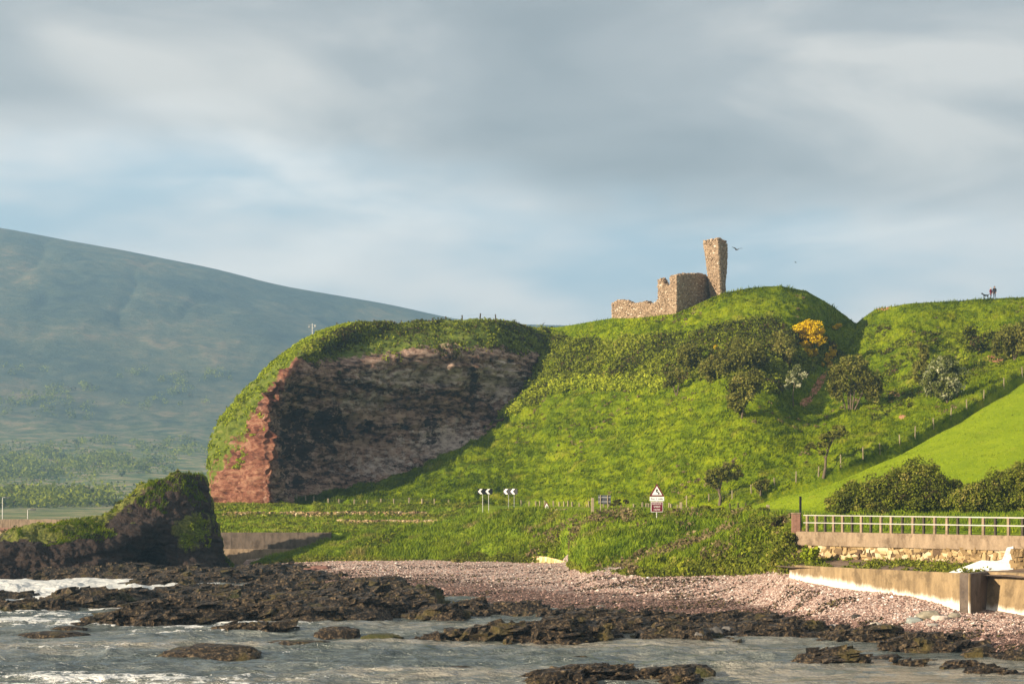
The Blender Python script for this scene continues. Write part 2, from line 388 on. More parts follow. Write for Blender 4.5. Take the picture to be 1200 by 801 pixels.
# ------------------------------------------------------------------ mountain
b = mat('moor_hillside'); n = b.noise(b.mapping(b.g, (1, 1, .7)), .006, 8, .66); f = b.noise(b.g, .05, 6, .7); x, y, z = b.sep(b.g)
c = b.ramp(b.math('ADD', b.math('MULTIPLY', n, .6), b.math('MULTIPLY', f, .4)), [(.38, (.022, .036, .032)), (.47, (.055, .075, .05)), (.55, (.11, .115, .065)), (.64, (.24, .18, .10))])
low = b.ss(z, 110, 15); c = b.mix(b.math('MULTIPLY', low, .8), c, b.ramp(f, [(.40, (.07, .11, .03)), (.5, (.20, .24, .06)), (.58, (.48, .36, .19))]))
col(b, c); bump(b, b.math('ADD', n, b.math('MULTIPLY', f, .3)), .8, 10); M_moor = b.m
xs = np.linspace(-420, 1500, 640)
mc = [[(-420, 616, 400), (1500, 616, 400)], [(-420, 603, 640), (1500, 603, 640)], [(-420, 585, 1000), (1500, 588, 1000)],
      [(-420, 555, 1400), (1500, 570, 1400)], [(-420, 520, 1750), (0, 522, 1750), (250, 530, 1800), (700, 530, 1900), (1500, 550, 2000)],
      [(-420, 470, 2050), (0, 480, 2050), (250, 485, 2100), (700, 480, 2200), (1500, 520, 2200)],
      [(-420, 360, 2400), (0, 380, 2400), (250, 400, 2450), (450, 420, 2500), (700, 430, 2550), (1500, 450, 2600)],
      [(-420, 290, 2700), (0, 305, 2750), (150, 325, 2750), (300, 355, 2800), (450, 385, 2850), (620, 395, 2900), (1500, 410, 3000)],
      [(-420, 236, 2950), (-150, 250, 3000), (0, 268, 3000), (60, 279, 3000), (150, 295, 3000), (250, 315, 3000), (330, 336, 3000), (450, 356, 3000), (540, 375, 3000), (600, 380, 3000), (720, 383, 3000), (1500, 400, 3000)],
      [(-420, 245, 3250), (0, 275, 3250), (540, 380, 3250), (1500, 405, 3250)]]
C = np.array([np.stack([xs] + scurve(m, xs, 25), -1) for m in mc]); C = cr(C, 18)
mt = Patch.px(C[..., 0], C[..., 1], C[..., 2]); fp = mt.flat()
amp = np.clip((fp[:, 1] - 900) / 1500, 0, 1) * np.clip((3050 - fp[:, 1]) / 250, .05, 1)
d = (vnoise(fp, 1 / 260, 3, 5, .5, (1, .6, 1)) * 12 + vnoise(fp, 1 / 40, 9, 3) * 4) * amp
g = np.abs(vnoise(fp, 1 / 150, 13, 3, .5, (1, .25, .2))); d += -5 * np.exp(-g * 9) * amp
mt.displace(d.reshape(mt.P.shape[:2])); mt.build('mountain', M_moor)

# ------------------------------------------------------------------ main hill
foot = [(290, 594, 268), (318, 593, 262), (440, 590, 254), (600, 592, 245), (700, 597, 225), (800, 599, 212), (870, 594, 207), (900, 581, 208), (960, 561, 208), (1000, 544, 209), (1050, 523, 212), (1100, 498, 218), (1150, 469, 226), (1200, 439, 236), (1330, 362, 262)]
skyl = [(290, 592, 269), (318, 590, 263), (420, 572, 277), (480, 552, 283), (560, 508, 290), (605, 470, 294), (622, 440, 300), (632, 384, 322), (650, 384, 320), (680, 379, 305), (717, 373, 291), (745, 373, 287), (792, 368, 284), (832, 350, 285), (850, 343, 286), (880, 337, 288), (915, 335, 290), (945, 341, 294), (975, 358, 302), (1003, 379, 312), (1026, 362, 296), (1060, 356, 291), (1120, 352, 291), (1200, 348, 292), (1330, 342, 296)]
YF = rbf([(600, 575, 250), (640, 592, 240), (640, 520, 265), (640, 450, 290), (640, 410, 305), (640, 385, 320), (560, 560, 258), (560, 508, 290), (520, 575, 256), (480, 575, 262), (440, 590, 254), (440, 570, 276), (320, 592, 262),
          (700, 597, 225), (700, 500, 262), (700, 445, 282), (700, 410, 290), (700, 378, 300), (760, 600, 217), (800, 540, 228), (800, 470, 252), (800, 445, 262), (800, 425, 266), (800, 372, 282), (745, 374, 287), (850, 345, 286), (890, 337, 288), (915, 335, 290),
          (870, 594, 207), (900, 520, 222), (900, 460, 240), (900, 400, 264), (935, 380, 272), (930, 345, 286), (960, 365, 290), (985, 375, 302), (1003, 379, 312), (985, 410, 288), (965, 440, 270), (945, 475, 250), (1015, 430, 268), (1020, 395, 282),
          (1035, 362, 292), (1050, 400, 271), (1050, 450, 252), (1000, 500, 226), (960, 561, 208), (1050, 523, 212), (1120, 352, 291), (1120, 410, 266), (1120, 460, 234), (1150, 469, 226), (1200, 348, 292), (1200, 400, 262), (1200, 439, 236), (1330, 342, 296), (1330, 362, 262)])
xs = np.linspace(292, 1330, 720)
fy, fY = scurve(foot, xs, 9); sy, sY = curve(skyl, xs)
t = np.linspace(0, 1, 230)[:, None]; t = t ** .92
PX = np.repeat(xs[None], 230, 0); PY = fy + (sy - fy) * t
YY = YF(PX, PY)
wf = np.clip(1 - t * 12, 0, 1); ws = np.clip((t - .9) / .1, 0, 1)
YY = YY * (1 - wf) + fY * wf; YY = YY * (1 - ws) + sY * ws
nb = 24; k = np.linspace(0, 1, nb + 1)[1:, None]                      # the ground carries on behind the skyline
hill = Patch.px(PX, PY, YY)
back = hill.P[-1][None] + np.stack([np.repeat(hill.P[-1][None, :, 0] / hill.P[-1][None, :, 1], nb, 0) * k * 70, k * 70 + 0 * sy, -(k ** 1.3) * 9 + 0 * sy], -1)
step = hill.P[0][None] + np.array([[[.15, -.9, -1.5]], [[.05, -.25, -1.2]]]) ; under = hill.P[0][None] + np.array([[[.2, -1.2, -5.]]])
hill = Patch(np.concatenate([under, step, hill.P, back])); fp = hill.flat()
upx, upy = proj(fp)
d = vnoise(fp, 1 / 7., 21, 3) * .55 + vnoise(fp, 1 / 1.5, 22, 2) * .40 + np.clip(.5 - np.abs(vnoise(fp, .75, 25, 2)), -.2, .5) * .75
ter = np.sin((fp[:, 2] * 1.6 + vnoise(fp, .15, 8, 2) * 3) * 2.2) * .10                                 # sheep-track terracettes
d += ter
d -= 1.2 * np.exp(-((vnoise(fp, .09, 77, 2)) * 7) ** 2) * np.clip((fp[:, 1] - 245) / 20, 0, 1) * ((upx > 1020) | (upx < 640))
sk = np.zeros(hill.P.shape[:2]); rows = np.arange(hill.P.shape[0]); sk[:] = np.clip(np.abs(rows - 232) / 14, .12, 1)[:, None]; sk[:6] = .3
hill.displace(d.reshape(sk.shape) * sk)
b = M_slope.copy(); b.name = 'hill_ground'; B = NB(b.node_tree)
hsoil = Patch
# bare earth where the photograph shows it
px, py = proj(hill.P); soil = np.zeros(px.shape)
def blob(cx, cy, rx, ry, ang=0):
    a = R(ang); dx, dy = px - cx, py - cy; u = dx * math.cos(a) + dy * math.sin(a); v = -dx * math.sin(a) + dy * math.cos(a)
    return np.clip(1.35 - np.sqrt((u / rx) ** 2 + (v / ry) ** 2), 0, 1)
for s_ in [(958, 452, 22, 5, -58), (945, 470, 10, 5, -30), (1165, 420, 14, 5, 0), (712, 438, 26, 4, -3), (800, 440, 13, 5, 0), (1035, 361, 9, 3, -5), (985, 420, 6, 3, -60), (1048, 462, 8, 4, 0), (1057, 548 - 60, 6, 3, 0)]:
    soil = np.maximum(soil, blob(*s_))
def add_soil(m, c1, c2):
    B = NB(m.node_tree); p = [n for n in m.node_tree.nodes if n.type == 'BSDF_PRINCIPLED'][0]
    src = p.inputs['Base Color'].links[0].from_socket; g = B.n('ShaderNodeNewGeometry').outputs['Position']
    n = B.noise(g, 1.2, 5, .7); a = B.n('ShaderNodeAttribute', attribute_name='soil').outputs['Fac']
    f_ = B.ss(B.math('ADD', a, B.math('MULTIPLY', B.math('SUBTRACT', n, .5), 1.0)), .4, .6)
    B.l(B.mix(f_, src, B.ramp(n, [(.35, c1), (.65, c2)])), p.inputs['Base Color'])
M_hill = M_slope.copy(); M_hill.name = 'hill_turf'; add_soil(M_hill, (.26, .10, .05), (.50, .27, .16))
hill.build('castle_hill', M_hill, {'soil': soil})

# ------------------------------------------------------------------ smooth field in front
xs2 = np.linspace(835, 1345, 300)
fl = [[(835, 603, 200), (870, 603, 195), (950, 603, 178), (1050, 603, 163), (1200, 603, 148), (1345, 603, 138)],
      [(835, 602, 203), (870, 600, 200), (950, 597, 186), (1050, 590, 176), (1200, 580, 165), (1345, 570, 155)],
      [(835, 601, 206), (870, 598, 204), (950, 578, 197), (1050, 556, 194), (1120, 535, 194), (1200, 510, 196), (1345, 480, 200)],
      [(835, 601, 208), (870, 597, 206.3), (900, 587, 206.8), (960, 569, 206.6), (1000, 553, 207.6), (1050, 533, 210.5), (1100, 508, 216.5), (1150, 480, 224.5), (1200, 450, 234.5), (1345, 366, 262)]]
C = cr(np.array([np.stack([xs2] + scurve(m, xs2, 11), -1) for m in fl]), 34)
field = Patch.px(C[..., 0], C[..., 1], C[..., 2]); fp = field.flat()
field.displace((vnoise(fp, 1 / 9., 31, 2) * .35 + vnoise(fp, 1.2, 33, 2) * .05).reshape(C.shape[:2]))
field.build('hay_field', M_field)

# ------------------------------------------------------------------ headland with the cliff
cols = [
 [(262, 596, 292), (256, 550, 292), (268, 500, 293), (290, 465, 294), (325, 430, 297), (365, 405, 300), (420, 384, 306)],
 [(247, 593, 278), (242, 549, 278), (256, 497, 278), (277, 470, 279), (310, 435, 281), (348, 405, 285), (395, 383, 290)],
 [(262, 594, 268), (256, 549, 269), (272, 500, 270), (288, 468, 271), (318, 433, 274), (356, 405, 279), (402, 382, 288)],
 [(288, 594.5, 261), (282, 547, 261), (294, 498, 262), (304, 466, 264), (330, 431, 269), (364, 404, 276), (410, 381, 287)],
 [(310, 595, 256.6), (309, 546, 256.6), (311, 497, 257.2), (316, 465, 259), (338, 430, 265), (368, 403, 274), (420, 380, 286)],
 [(318, 595, 256), (317, 546, 256), (318, 497, 256.5), (324, 465, 258.5), (346, 430, 265), (372, 402, 274), (430, 379, 286)],
 [(325, 594, 259), (324, 546, 261), (324, 500, 262), (330, 467, 263), (352, 432, 267), (380, 404, 276), (438, 379, 287)],
 [(345, 590, 265), (345, 545, 271), (345, 502, 272), (350, 468, 270), (372, 433, 270), (395, 405, 279), (450, 379, 288)],
 [(400, 580, 272), (400, 542, 279), (398, 505, 279), (398, 470, 275), (400, 433, 273.5), (420, 401, 282), (470, 378, 290)],
 [(480, 557, 280), (480, 525, 284), (480, 492, 284), (480, 455, 282.5), (480, 419, 281), (490, 396, 287), (510, 377, 293)],
 [(560, 516, 288), (560, 492, 291), (560, 466, 290.5), (560, 440, 289), (560, 415, 288), (562, 392, 292), (560, 374.5, 297)],
 [(608, 480, 293.5), (608, 462, 295), (608, 446, 295), (608, 434, 294.5), (608, 418, 294.5), (604, 396, 299), (590, 376, 303)],
 [(636, 462, 299), (636, 452, 300), (636, 442, 300.5), (636, 432, 301), (634, 420, 301.5), (630, 402, 306), (622, 383, 313)],
 [(668, 455, 312), (668, 446, 313), (668, 437, 313), (668, 428, 314), (666, 418, 315), (660, 403, 318), (650, 386, 324)]]
A = np.array(cols)
W3 = np.stack([(A[..., 0] - 600) / F * A[..., 2], A[..., 2], CH + (HY - A[..., 1]) / F * A[..., 2]], -1)
lowr = W3[:, :1] + np.array([0, 0, -3.]); bk = [W3[:, -1:] + np.array([2., 8., .2]), W3[:, -1:] + np.array([6, 22., -.6]), W3[:, -1:] + np.array([14, 60., -5.])]
W3 = np.concatenate([lowr, W3] + bk, 1)
G = cr(W3, 26); G = cr(G.transpose(1, 0, 2), 24)                 # rows bottom-up, columns left-right
head = Patch(G); fp = head.flat()
nr, nc = G.shape[:2]; vrow = np.arange(nr) / 24.0; ucol = np.arange(nc) / 26.0
rockiness = np.clip((5.2 - vrow) / .6, 0, 1)[:, None] * np.ones((1, nc))
hs = fp[:, 2] + fp[:, 0] * .10 + vnoise(fp, .12, 5, 3) * 1.3
ss_ = hs * 1.05; band = np.floor(ss_) + np.clip((ss_ - np.floor(ss_)) * 3.5, 0, 1)
bn = vnoise(np.stack([fp[:, 0] * .04, fp[:, 1] * .04, np.floor(ss_) * 7.1], -1), 1, 41)
d = bn * .5 + vnoise(fp, .22, 42, 4, .6) * 1.5 + vnoise(fp, .9, 43, 4, .6, (1, 1, 1.3)) * .6 - (band - ss_) * .4
fr = np.abs(vnoise(np.stack([fp[:, 0] * .35, fp[:, 1] * .35, fp[:, 2] * .03], -1), 1, 48, 2)); d -= .9 * np.exp(-fr * 12)
fr = np.abs(vnoise(fp, .28, 49, 3)); d -= .6 * np.exp(-fr * 14)
soft = vnoise(fp, .3, 44, 3) * .5 + vnoise(fp, 1.3, 45, 2) * .2
prox = np.clip((nr - 1 - np.arange(nr)) / 30, 0, 1)[:, None]
dd = d.reshape(nr, nc) * rockiness + soft.reshape(nr, nc) * (1 - rockiness) * prox
dd *= np.where((ucol > .6) & (ucol < 1.6), .5, 1)[None]
head.displace(dd)
cw = np.exp(-((ucol - 5.0) / .9) ** 2)[None] * np.clip(np.arange(nr) / 40, 0, 1)[:, None]
zz_ = head.P[..., 2].ravel(); cq = np.stack([0 * zz_, 0 * zz_, zz_], -1)
head.P[..., 0] += (vnoise(cq, .35, 58, 4, .6) * 1.5).reshape(nr, nc) * cw; head.P[..., 1] += (vnoise(cq, .5, 59, 3, .6) * 1.1).reshape(nr, nc) * cw; head.N = gnormals(head.P)
if 1:
    m = head.P; 
# masks: turf on top and over the left of the nose
U = ucol[None] * np.ones((nr, 1)); Vv = vrow[:, None] * np.ones((1, nc))
nz = vnoise(head.flat(), .16, 51, 4).reshape(nr, nc)
veg = np.clip((Vv - 5.3) * 1.2 + .35, 0, 1)
nose = np.clip((4.2 - U) / .5, 0, 1)
veg = np.maximum(veg, nose * np.clip(.35 + (3.0 - U) * .28 + (Vv - 2.6) * .28 + nz * .5, 0, 1))
red = np.clip((6.2 - U) / 1.2, 0, 1)
px, py = proj(head.P)
def pblob(cx, cy, rx, ry): return np.clip(1.3 - np.sqrt(((px - cx) / rx) ** 2 + ((py - cy) / ry) ** 2), 0, 1)
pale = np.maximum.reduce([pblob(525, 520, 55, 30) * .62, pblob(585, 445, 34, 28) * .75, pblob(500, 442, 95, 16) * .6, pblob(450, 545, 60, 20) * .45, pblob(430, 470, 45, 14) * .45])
stain_shade = np.maximum.reduce([pblob(345, 520, 34, 75) * .5, pblob(385, 500, 38, 34) * .6, pblob(505, 500, 16, 30) * .5, pblob(555, 450, 9, 45) * .5, pblob(540, 535, 20, 20) * .35, pblob(595, 490, 25, 20) * .4, pblob(440, 500, 60, 10) * .4])  # shade of the cave and overhangs painted dark into the rock, with wet stain
head.build('headland_cliff', M_cliff, {'veg': veg, 'red': red * .8, 'pale': pale, 'stain_shade': stain_shade})

# ------------------------------------------------------------------ sea stack ridge at the left
sc_ = [  # px: ridge y, Y foot, Y ridge
 (-110, 648, 176, 182), (-40, 636, 178, 184), (0, 630, 179, 186), (30, 618, 181, 188), (80, 606.5, 183, 191), (120, 600, 185, 193), (145, 588, 187, 195), (165, 573, 189, 197), (188, 556, 191, 198), (208, 547.5, 193, 199), (222, 550, 195, 200), (238, 561, 197, 201), (247, 579, 199, 202), (252, 596, 200, 203), (259, 618, 202, 204.5), (264, 645, 203, 205.5), (270, 668, 204, 206)]
xs = np.concatenate([np.linspace(-110, 0, 40), np.linspace(0, 270, 260)[1:]])
a = np.array(sc_, float); ry = np.interp(xs, a[:, 0], a[:, 1]) + np.interp(xs, [-110, 40, 150, 215, 245], [4, 6, 7, 3, 0]); Yf = np.interp(xs, a[:, 0], a[:, 2]); Yr = np.interp(xs, a[:, 0], a[:, 3])
nf = 110; t = np.linspace(0, 1, nf)[:, None]
zf = -1.0; zr = CH + (HY - ry) / F * Yr
z_ = zf + (zr - zf) * t
prof = t ** 2.2                                                       # steep low, leaning back near the top
Yg = Yf + (Yr - Yf) * prof
cave = np.exp(-(((xs - 165) / 26) ** 2))[None] * np.clip((.50 - t) / .25, 0, 1) * 7.0
cave += np.exp(-(((xs - 205) / 30) ** 2))[None] * np.exp(-((t - .45) / .2) ** 2) * 0.0
over = np.exp(-((t - .62) / .14) ** 2) * 1.2 * np.exp(-(((xs - 150) / 90) ** 2))[None]
foldx = np.exp(-(((xs - 228) / 18) ** 2))[None] * np.clip(1 - t * 1.5, 0, 1) * 5.0                # grassy knob standing forward
Yg = Yg + cave - over - foldx
Xg = (xs - 600)[None] / F * Yg
S = np.stack([Xg, Yg, z_ + 0 * Yg], -1)
kb = np.linspace(0, 1, 40)[1:, None]
Bk = S[-1][None] + np.stack([-kb * 9.0 + 0 * ry, kb * 9 + 0 * ry, -(kb ** 1.4) * (zr + 1.5)[None]], -1)
st = Patch(np.concatenate([S, Bk])); fp = st.flat(); nr, nc = st.P.shape[:2]
hs = fp[:, 2] - fp[:, 0] * .25 + vnoise(fp, .2, 5, 3); q = hs * 1.6
bn = vnoise(np.stack([fp[:, 0] * .08, fp[:, 1] * .08, np.floor(q) * 5.3], -1), 1, 61)
d = bn * .35 + vnoise(fp, .35, 62, 4, .6) * 1.0 + vnoise(fp, 1.5, 63, 3) * .42
st.displace(d.reshape(nr, nc)); px, py = proj(st.P)
veg = np.zeros((nr, nc)); tt = np.arange(nr)[:, None] / (nf - 1.)
nz = vnoise(st.flat(), .3, 64, 3).reshape(nr, nc)
thick = np.interp(xs, [-110, 0, 20, 60, 100, 150, 190, 215, 232, 250, 284], [.0, .03, .15, .17, .11, .08, .07, .03, .02, .08, .06])[None]
veg = np.clip((tt - (1 - thick)) * 5 + .5 + nz * .4, 0, 1)
veg = np.maximum(veg, np.clip(1.5 - np.sqrt(((px - 226) / 20) ** 2 + ((py - 622) / 24) ** 2) + nz * .4, 0, 1) * .8)
veg = np.where(tt > 1.02, .8, veg)
veg *= np.interp(xs, [-20, 10, 30], [0, .5, 1])[None]
st.build('rock_ridge', M_stack, {'veg': veg})

# ------------------------------------------------------------------ terrace, verge, bank, beach
xs = np.linspace(205, 640, 260)
def wz(px_, z, Y): return (px_, HY - (z - CH) * F / Y, Y)
tcv = []
for Yv, zv in ((213.2, -1.), (213.2, 3.5), (219, 3.9), (226, 4.4), (236, 4.5), (240.6, 4.55), (242, 5.5), (244.5, 6.22), (245.8, 6.2), (248, 6.02), (280, 6.05)):
    tcv.append(np.stack([xs, np.full_like(xs, HY - (zv - CH) * F / Yv), np.full_like(xs, Yv)], -1))
C = np.array(tcv); seg = []
for i in range(len(C) - 1):
    for t in np.linspace(0, 1, 9, endpoint=False): seg.append(C[i] * (1 - t) + C[i + 1] * t)
seg.append(C[-1]); C = np.array(seg); terr = Patch.px(C[..., 0], C[..., 1], C[..., 2]); fp = terr.flat()
m = np.clip((np.arange(len(C)) - 10) / 8, 0, 1)[:, None]
terr.displace((vnoise(fp, .5, 71, 3) * .30 + vnoise(fp, 2, 72, 2) * .1).reshape(C.shape[:2]) * m); terr.build('roadside_terrace', M_bank)

btop = [(295, 663, 206), (312, 656, 206.5), (330, 651, 207), (385, 634, 208), (440, 624, 209), (500, 612, 210.5), (545, 602, 211), (620, 599, 203), (700, 600, 185), (800, 600, 170), (870, 600.5, 160), (915, 603, 148), (932, 616, 134), (950, 640, 131)]
bbas = [(295, 664, 203), (330, 659, 202), (430, 657, 197), (520, 657, 191), (600, 657, 184), (660, 659, 177), (690, 667, 156), (760, 670, 149), (850, 667, 145), (910, 666, 136), (932, 672, 129), (950, 672, 128.5)]
xs = np.linspace(295, 950, 460); ty, tY = scurve(btop, xs, 7); by, bY = scurve(bbas, xs, 7)
nr = 120; t = np.linspace(-.08, 1, nr)[:, None]
PY = by + (ty - by) * t; te = np.clip(t, 0, 1); YY = bY + (tY - bY) * (te ** 1.25) + np.minimum(t, 0) * 3
bank = Patch.px(np.repeat(xs[None], nr, 0), PY, YY)
# carry on flat behind its crest as the verge up to the hill
hx, hY = curve([(290, 594, 268), (440, 590, 258), (600, 592, 249), (700, 597, 229), (800, 599, 216), (870, 600, 208), (950, 602, 185), (1330, 602, 140)], xs)
bk = []
for k_ in np.linspace(0, 1, 22)[1:]:
    Yb = tY + (np.maximum(hY, tY + 4) - tY) * k_; zt = bank.P[-1][:, 2]; zb = np.where(xs < 560, zt - 3.5 * k_, zt + (6.25 - zt) * k_ if False else zt * (1 - k_) + 6.2 * k_ )
    zb = np.where(xs < 540, zt - 3 * k_, zb)
    bk.append(np.stack([(xs - 600) / F * Yb, Yb, zb], -1))
bank = Patch(np.concatenate([bank.P, np.array(bk)])); fp = bank.flat(); upx, upy = proj(fp)
d = vnoise(fp, .13, 81, 2) * 1.9 + vnoise(fp, .5, 82, 3) * .75 + vnoise(fp, 2.0, 83, 2) * .14
rowk = np.concatenate([np.clip(np.minimum((np.arange(nr) + 1) / 18, (nr + 2 - np.arange(nr)) / 26), .06, 1), np.full(21, .07)])[:, None]
hgt = np.clip((by - ty) / 40, .2, 1)[None]
bank.displace(d.reshape(bank.P.shape[:2]) * rowk * hgt); bank.build('grassy_bank', M_bank)

# verge behind the railing
xs = np.linspace(926, 1345, 200)
vg = [[(926, 624, 133), (945, 623, 131.5), (1200, 627.6, 119), (1345, 630, 113)], [(926, 616, 140), (945, 618, 137), (1200, 622, 123), (1345, 624, 118)], [(926, 606, 160), (1060, 606, 150), (1200, 606, 138), (1345, 606, 130)], [(926, 601, 186), (1060, 601, 168), (1200, 601, 151), (1345, 601, 141)]]
C = cr(np.array([np.stack([xs] + curve(m, xs), -1) for m in vg]), 14); verge = Patch.px(C[..., 0], C[..., 1], C[..., 2]); fp = verge.flat()
mk = np.clip(np.arange(len(C)) / 8, 0, 1)[:, None]
verge.displace((vnoise(fp, .6, 91, 3) * .18).reshape(C.shape[:2]) * mk); verge.build('road_verge', M_bank)
# the coast road
rd = np.array([(-60, 258), (-22, 252), (-5, 246.5), (7, 238), (22, 212), (36, 180), (44, 150), (52, 120), (60, 90)], float)
c = cr(rd, 12); tg = np.gradient(c, axis=0); tg /= np.linalg.norm(tg, axis=1, keepdims=True); nn = np.stack([-tg[:, 1], tg[:, 0]], -1)
def ribbon(name, off, w, z, m, dash=None):
    L = c + nn * (off - w / 2); Rr = c + nn * (off + w / 2)
    V = np.concatenate([np.c_[L, np.full(len(L), z)], np.c_[Rr, np.full(len(L), z)]]); n = len(L); i = np.arange(n - 1)
    if dash: i = i[(i % 4) < 2]
    return struct(mesh_np(name, V, np.stack([i, i + 1, i + n + 1, i + n], -1), m))
ribbon('coast_road', 0, 6.2, 6.12, M_asphalt); ribbon('road_centre_line', 0, .12, 6.125, M_line, True)

bt = [(280, 665, 206), (330, 658, 204), (430, 654, 200), (600, 654, 188), (655, 655, 182), (690, 668, 156), (760, 672, 150), (850, 669, 146), (900, 669, 137), (920, 674, 128), (945, 684, 124.6), (1000, 691, 120.6), (1040, 694, 118.3), (1080, 700, 115.4), (1136, 716, 112), (1160, 719, 112), (1200, 724, 110), (1340, 740, 104)]
bm = [(280, 672, 190), (330, 667, 186), (430, 671, 176), (520, 688, 158), (600, 690, 152), (700, 694, 145), (850, 705, 134), (960, 722, 117), (1080, 738, 107), (1200, 757, 98), (1340, 770, 94)]
bl = [(280, 683, 173), (400, 690, 161), (480, 702, 149), (560, 714, 136), (660, 723, 128), (760, 730, 122), (850, 737, 117), (960, 748, 109), (1050, 760, 103), (1150, 778, 95), (1200, 785, 93), (1340, 800, 86)]
bu = [(280, 720, 150), (560, 760, 115), (850, 790, 100), (1050, 812, 92), (1200, 835, 84), (1340, 860, 76)]
xs = np.linspace(280, 1340, 460)
C = np.array([np.stack([xs] + scurve(m, xs, 9), -1) for m in (bu, bl, bm, bt)])
C[0, :, 1] = HY - (-1.6 - CH) * F / C[0, :, 2]; 
w_ = []
for i, n_ in ((0, 30), (1, 60), (2, 60)):
    for t in np.linspace(0, 1, n_, endpoint=False): w_.append(C[i] * (1 - t) + C[i + 1] * t)
w_.append(C[-1]); C = np.array(w_); beach = Patch.px(C[..., 0], C[..., 1], C[..., 2])
beach.P = np.concatenate([beach.P, beach.P[-1:] + np.array([0, 6., .6])]); beach.N = gnormals(beach.P); fp = beach.flat()
beach.displace((vnoise(fp, .25, 101, 3, .5, (.5, 1, 1)) * .08 + vnoise(fp, 1.1, 102, 3, .5, (.6, 1, 1)) * .07).reshape(beach.P.shape[:2])); beach.build('shingle_beach', M_shingle)

print('land done')
# ------------------------------------------------------------------ tidal rocks and sea
led = [ # px, Y, half width px, half depth m, height m
 (100, 187, 170, 9, 1.1), (240, 180, 80, 12, 1.0), (320, 186, 75, 12, 1.2), (370, 176, 60, 6, .8), (190, 166, 55, 3, .5), (60, 189, 120, 5, 1.0),
 (30, 133.5, 75, 3.2, .85), (110, 138, 62, 4, 1.25), (160, 141, 40, 3, 1.3), (15, 148, 45, 2.0, .45), (-40, 140, 60, 4, .7),
 (165, 120, 48, 3.2, 1.55), (120, 119, 26, 2, .9), (215, 122, 48, 3.2, 1.2), (280, 126, 60, 4, 1.3), (250, 137, 80, 4, 1.0), (225, 150, 70, 4, .8), (300, 148, 70, 5, 1.0),
 (345, 124, 62, 4, 1.2), (400, 127, 75, 5, 1.5), (455, 131, 50, 5, 1.25), (380, 140, 90, 5, 1.0), (330, 160, 60, 4, .8), (420, 146, 60, 4, 1.0), (490, 141, 26, 3, 1.4), (440, 158, 80, 4, .8),
 (560, 130, 60, 2.6, .8), (620, 130, 60, 2.4, .9), (520, 126, 50, 2.5, .6), (690, 127, 60, 2.4, .9), (300, 114, 35, 1.2, .35),
 (600, 109.5, 45, 3, .8), (545, 108, 50, 1.8, .45), (655, 108, 36, 3.2, 1.15), (700, 114, 60, 4, .9), (760, 116, 80, 4, .9), (830, 115, 80, 5, 1.0), (800, 108.5, 90, 3, .45), (905, 112, 65, 4.5, .75), (660, 119, 40, 3, .9), (740, 122, 90, 1.8, 1.0), (860, 119, 80, 1.6, .95), (950, 111, 50, 1.6, .75), (1010, 107.0, 50, 1.6, .7), (1100, 100, 60, 1.6, .65), (1180, 95, 50, 2.0, .65), (1240, 91, 50, 2.4, .8),
 (700, 84.5, 85, 2.4, .5), (650, 82.5, 50, 2.0, .4), (765, 83, 50, 2, .55), (970, 92.5, 36, 1.0, .32), (1040, 92, 26, .8, .25), (1015, 96, 22, .7, .22), (1075, 95, 24, .7, .25), (1120, 90, 30, .9, .2), (1180, 87, 40, 1, .2)]
xs = np.linspace(-90, 1290, 880); Ys = 1 / np.linspace(1 / 80., 1 / 214., 340)
PXg, Yg = np.meshgrid(xs, Ys); Xg = (PXg - 600) / F * Yg
flat = np.stack([Xg.ravel(), Yg.ravel(), 0 * Xg.ravel()], -1)
wx = vnoise(flat, .35, 111, 3) * 1.3; wy = vnoise(flat, .35, 112, 3) * 1.6
H = np.full(len(flat), -1.2)
for (cpx, cY, hw, hd, h) in led:
    cx = (cpx - 600) / F * cY; hwm = hw / F * cY
    u = (flat[:, 0] + wx * 1.6 - cx) / hwm; v = (flat[:, 1] + wy - cY) / hd
    sk_ = v + u * .15; r2 = u * u + sk_ * sk_
    e = np.clip(1 - r2 ** 1.25, -.6, 1); h = h * (.72 if cpx < 520 else .52); q = (h + .7) * np.sign(e) * np.abs(e) ** .8 * (1 + .18 * np.clip(-v, -1, 1)) - .7
    H = np.maximum(H, q)
n5 = vnoise(flat, .55, 113, 4, .55, (.5, 1, 1)); n6 = vnoise(flat, 2.6, 114, 3)
n7 = vnoise(flat, .9, 118, 3, .5, (.22, 1.1, 1)); H2 = H + (H > -1.1) * (n5 * .45 + n7 * .50 + n6 * .16)
q = (H2 + flat[:, 0] * .045 + vnoise(flat, .12, 115, 2) * .5) / .27; stp = np.floor(q) + np.clip((q - np.floor(q)) * 3.5, 0, 1); H2 = H2 + (stp - q) * .27 * .95
H2 += vnoise(flat, 7, 116, 2) * .05
rock = Patch(np.stack([Xg, Yg, H2.reshape(Xg.shape)], -1)); rock.build('tidal_rock_ledges', M_weed)
HR = H2.reshape(Xg.shape)

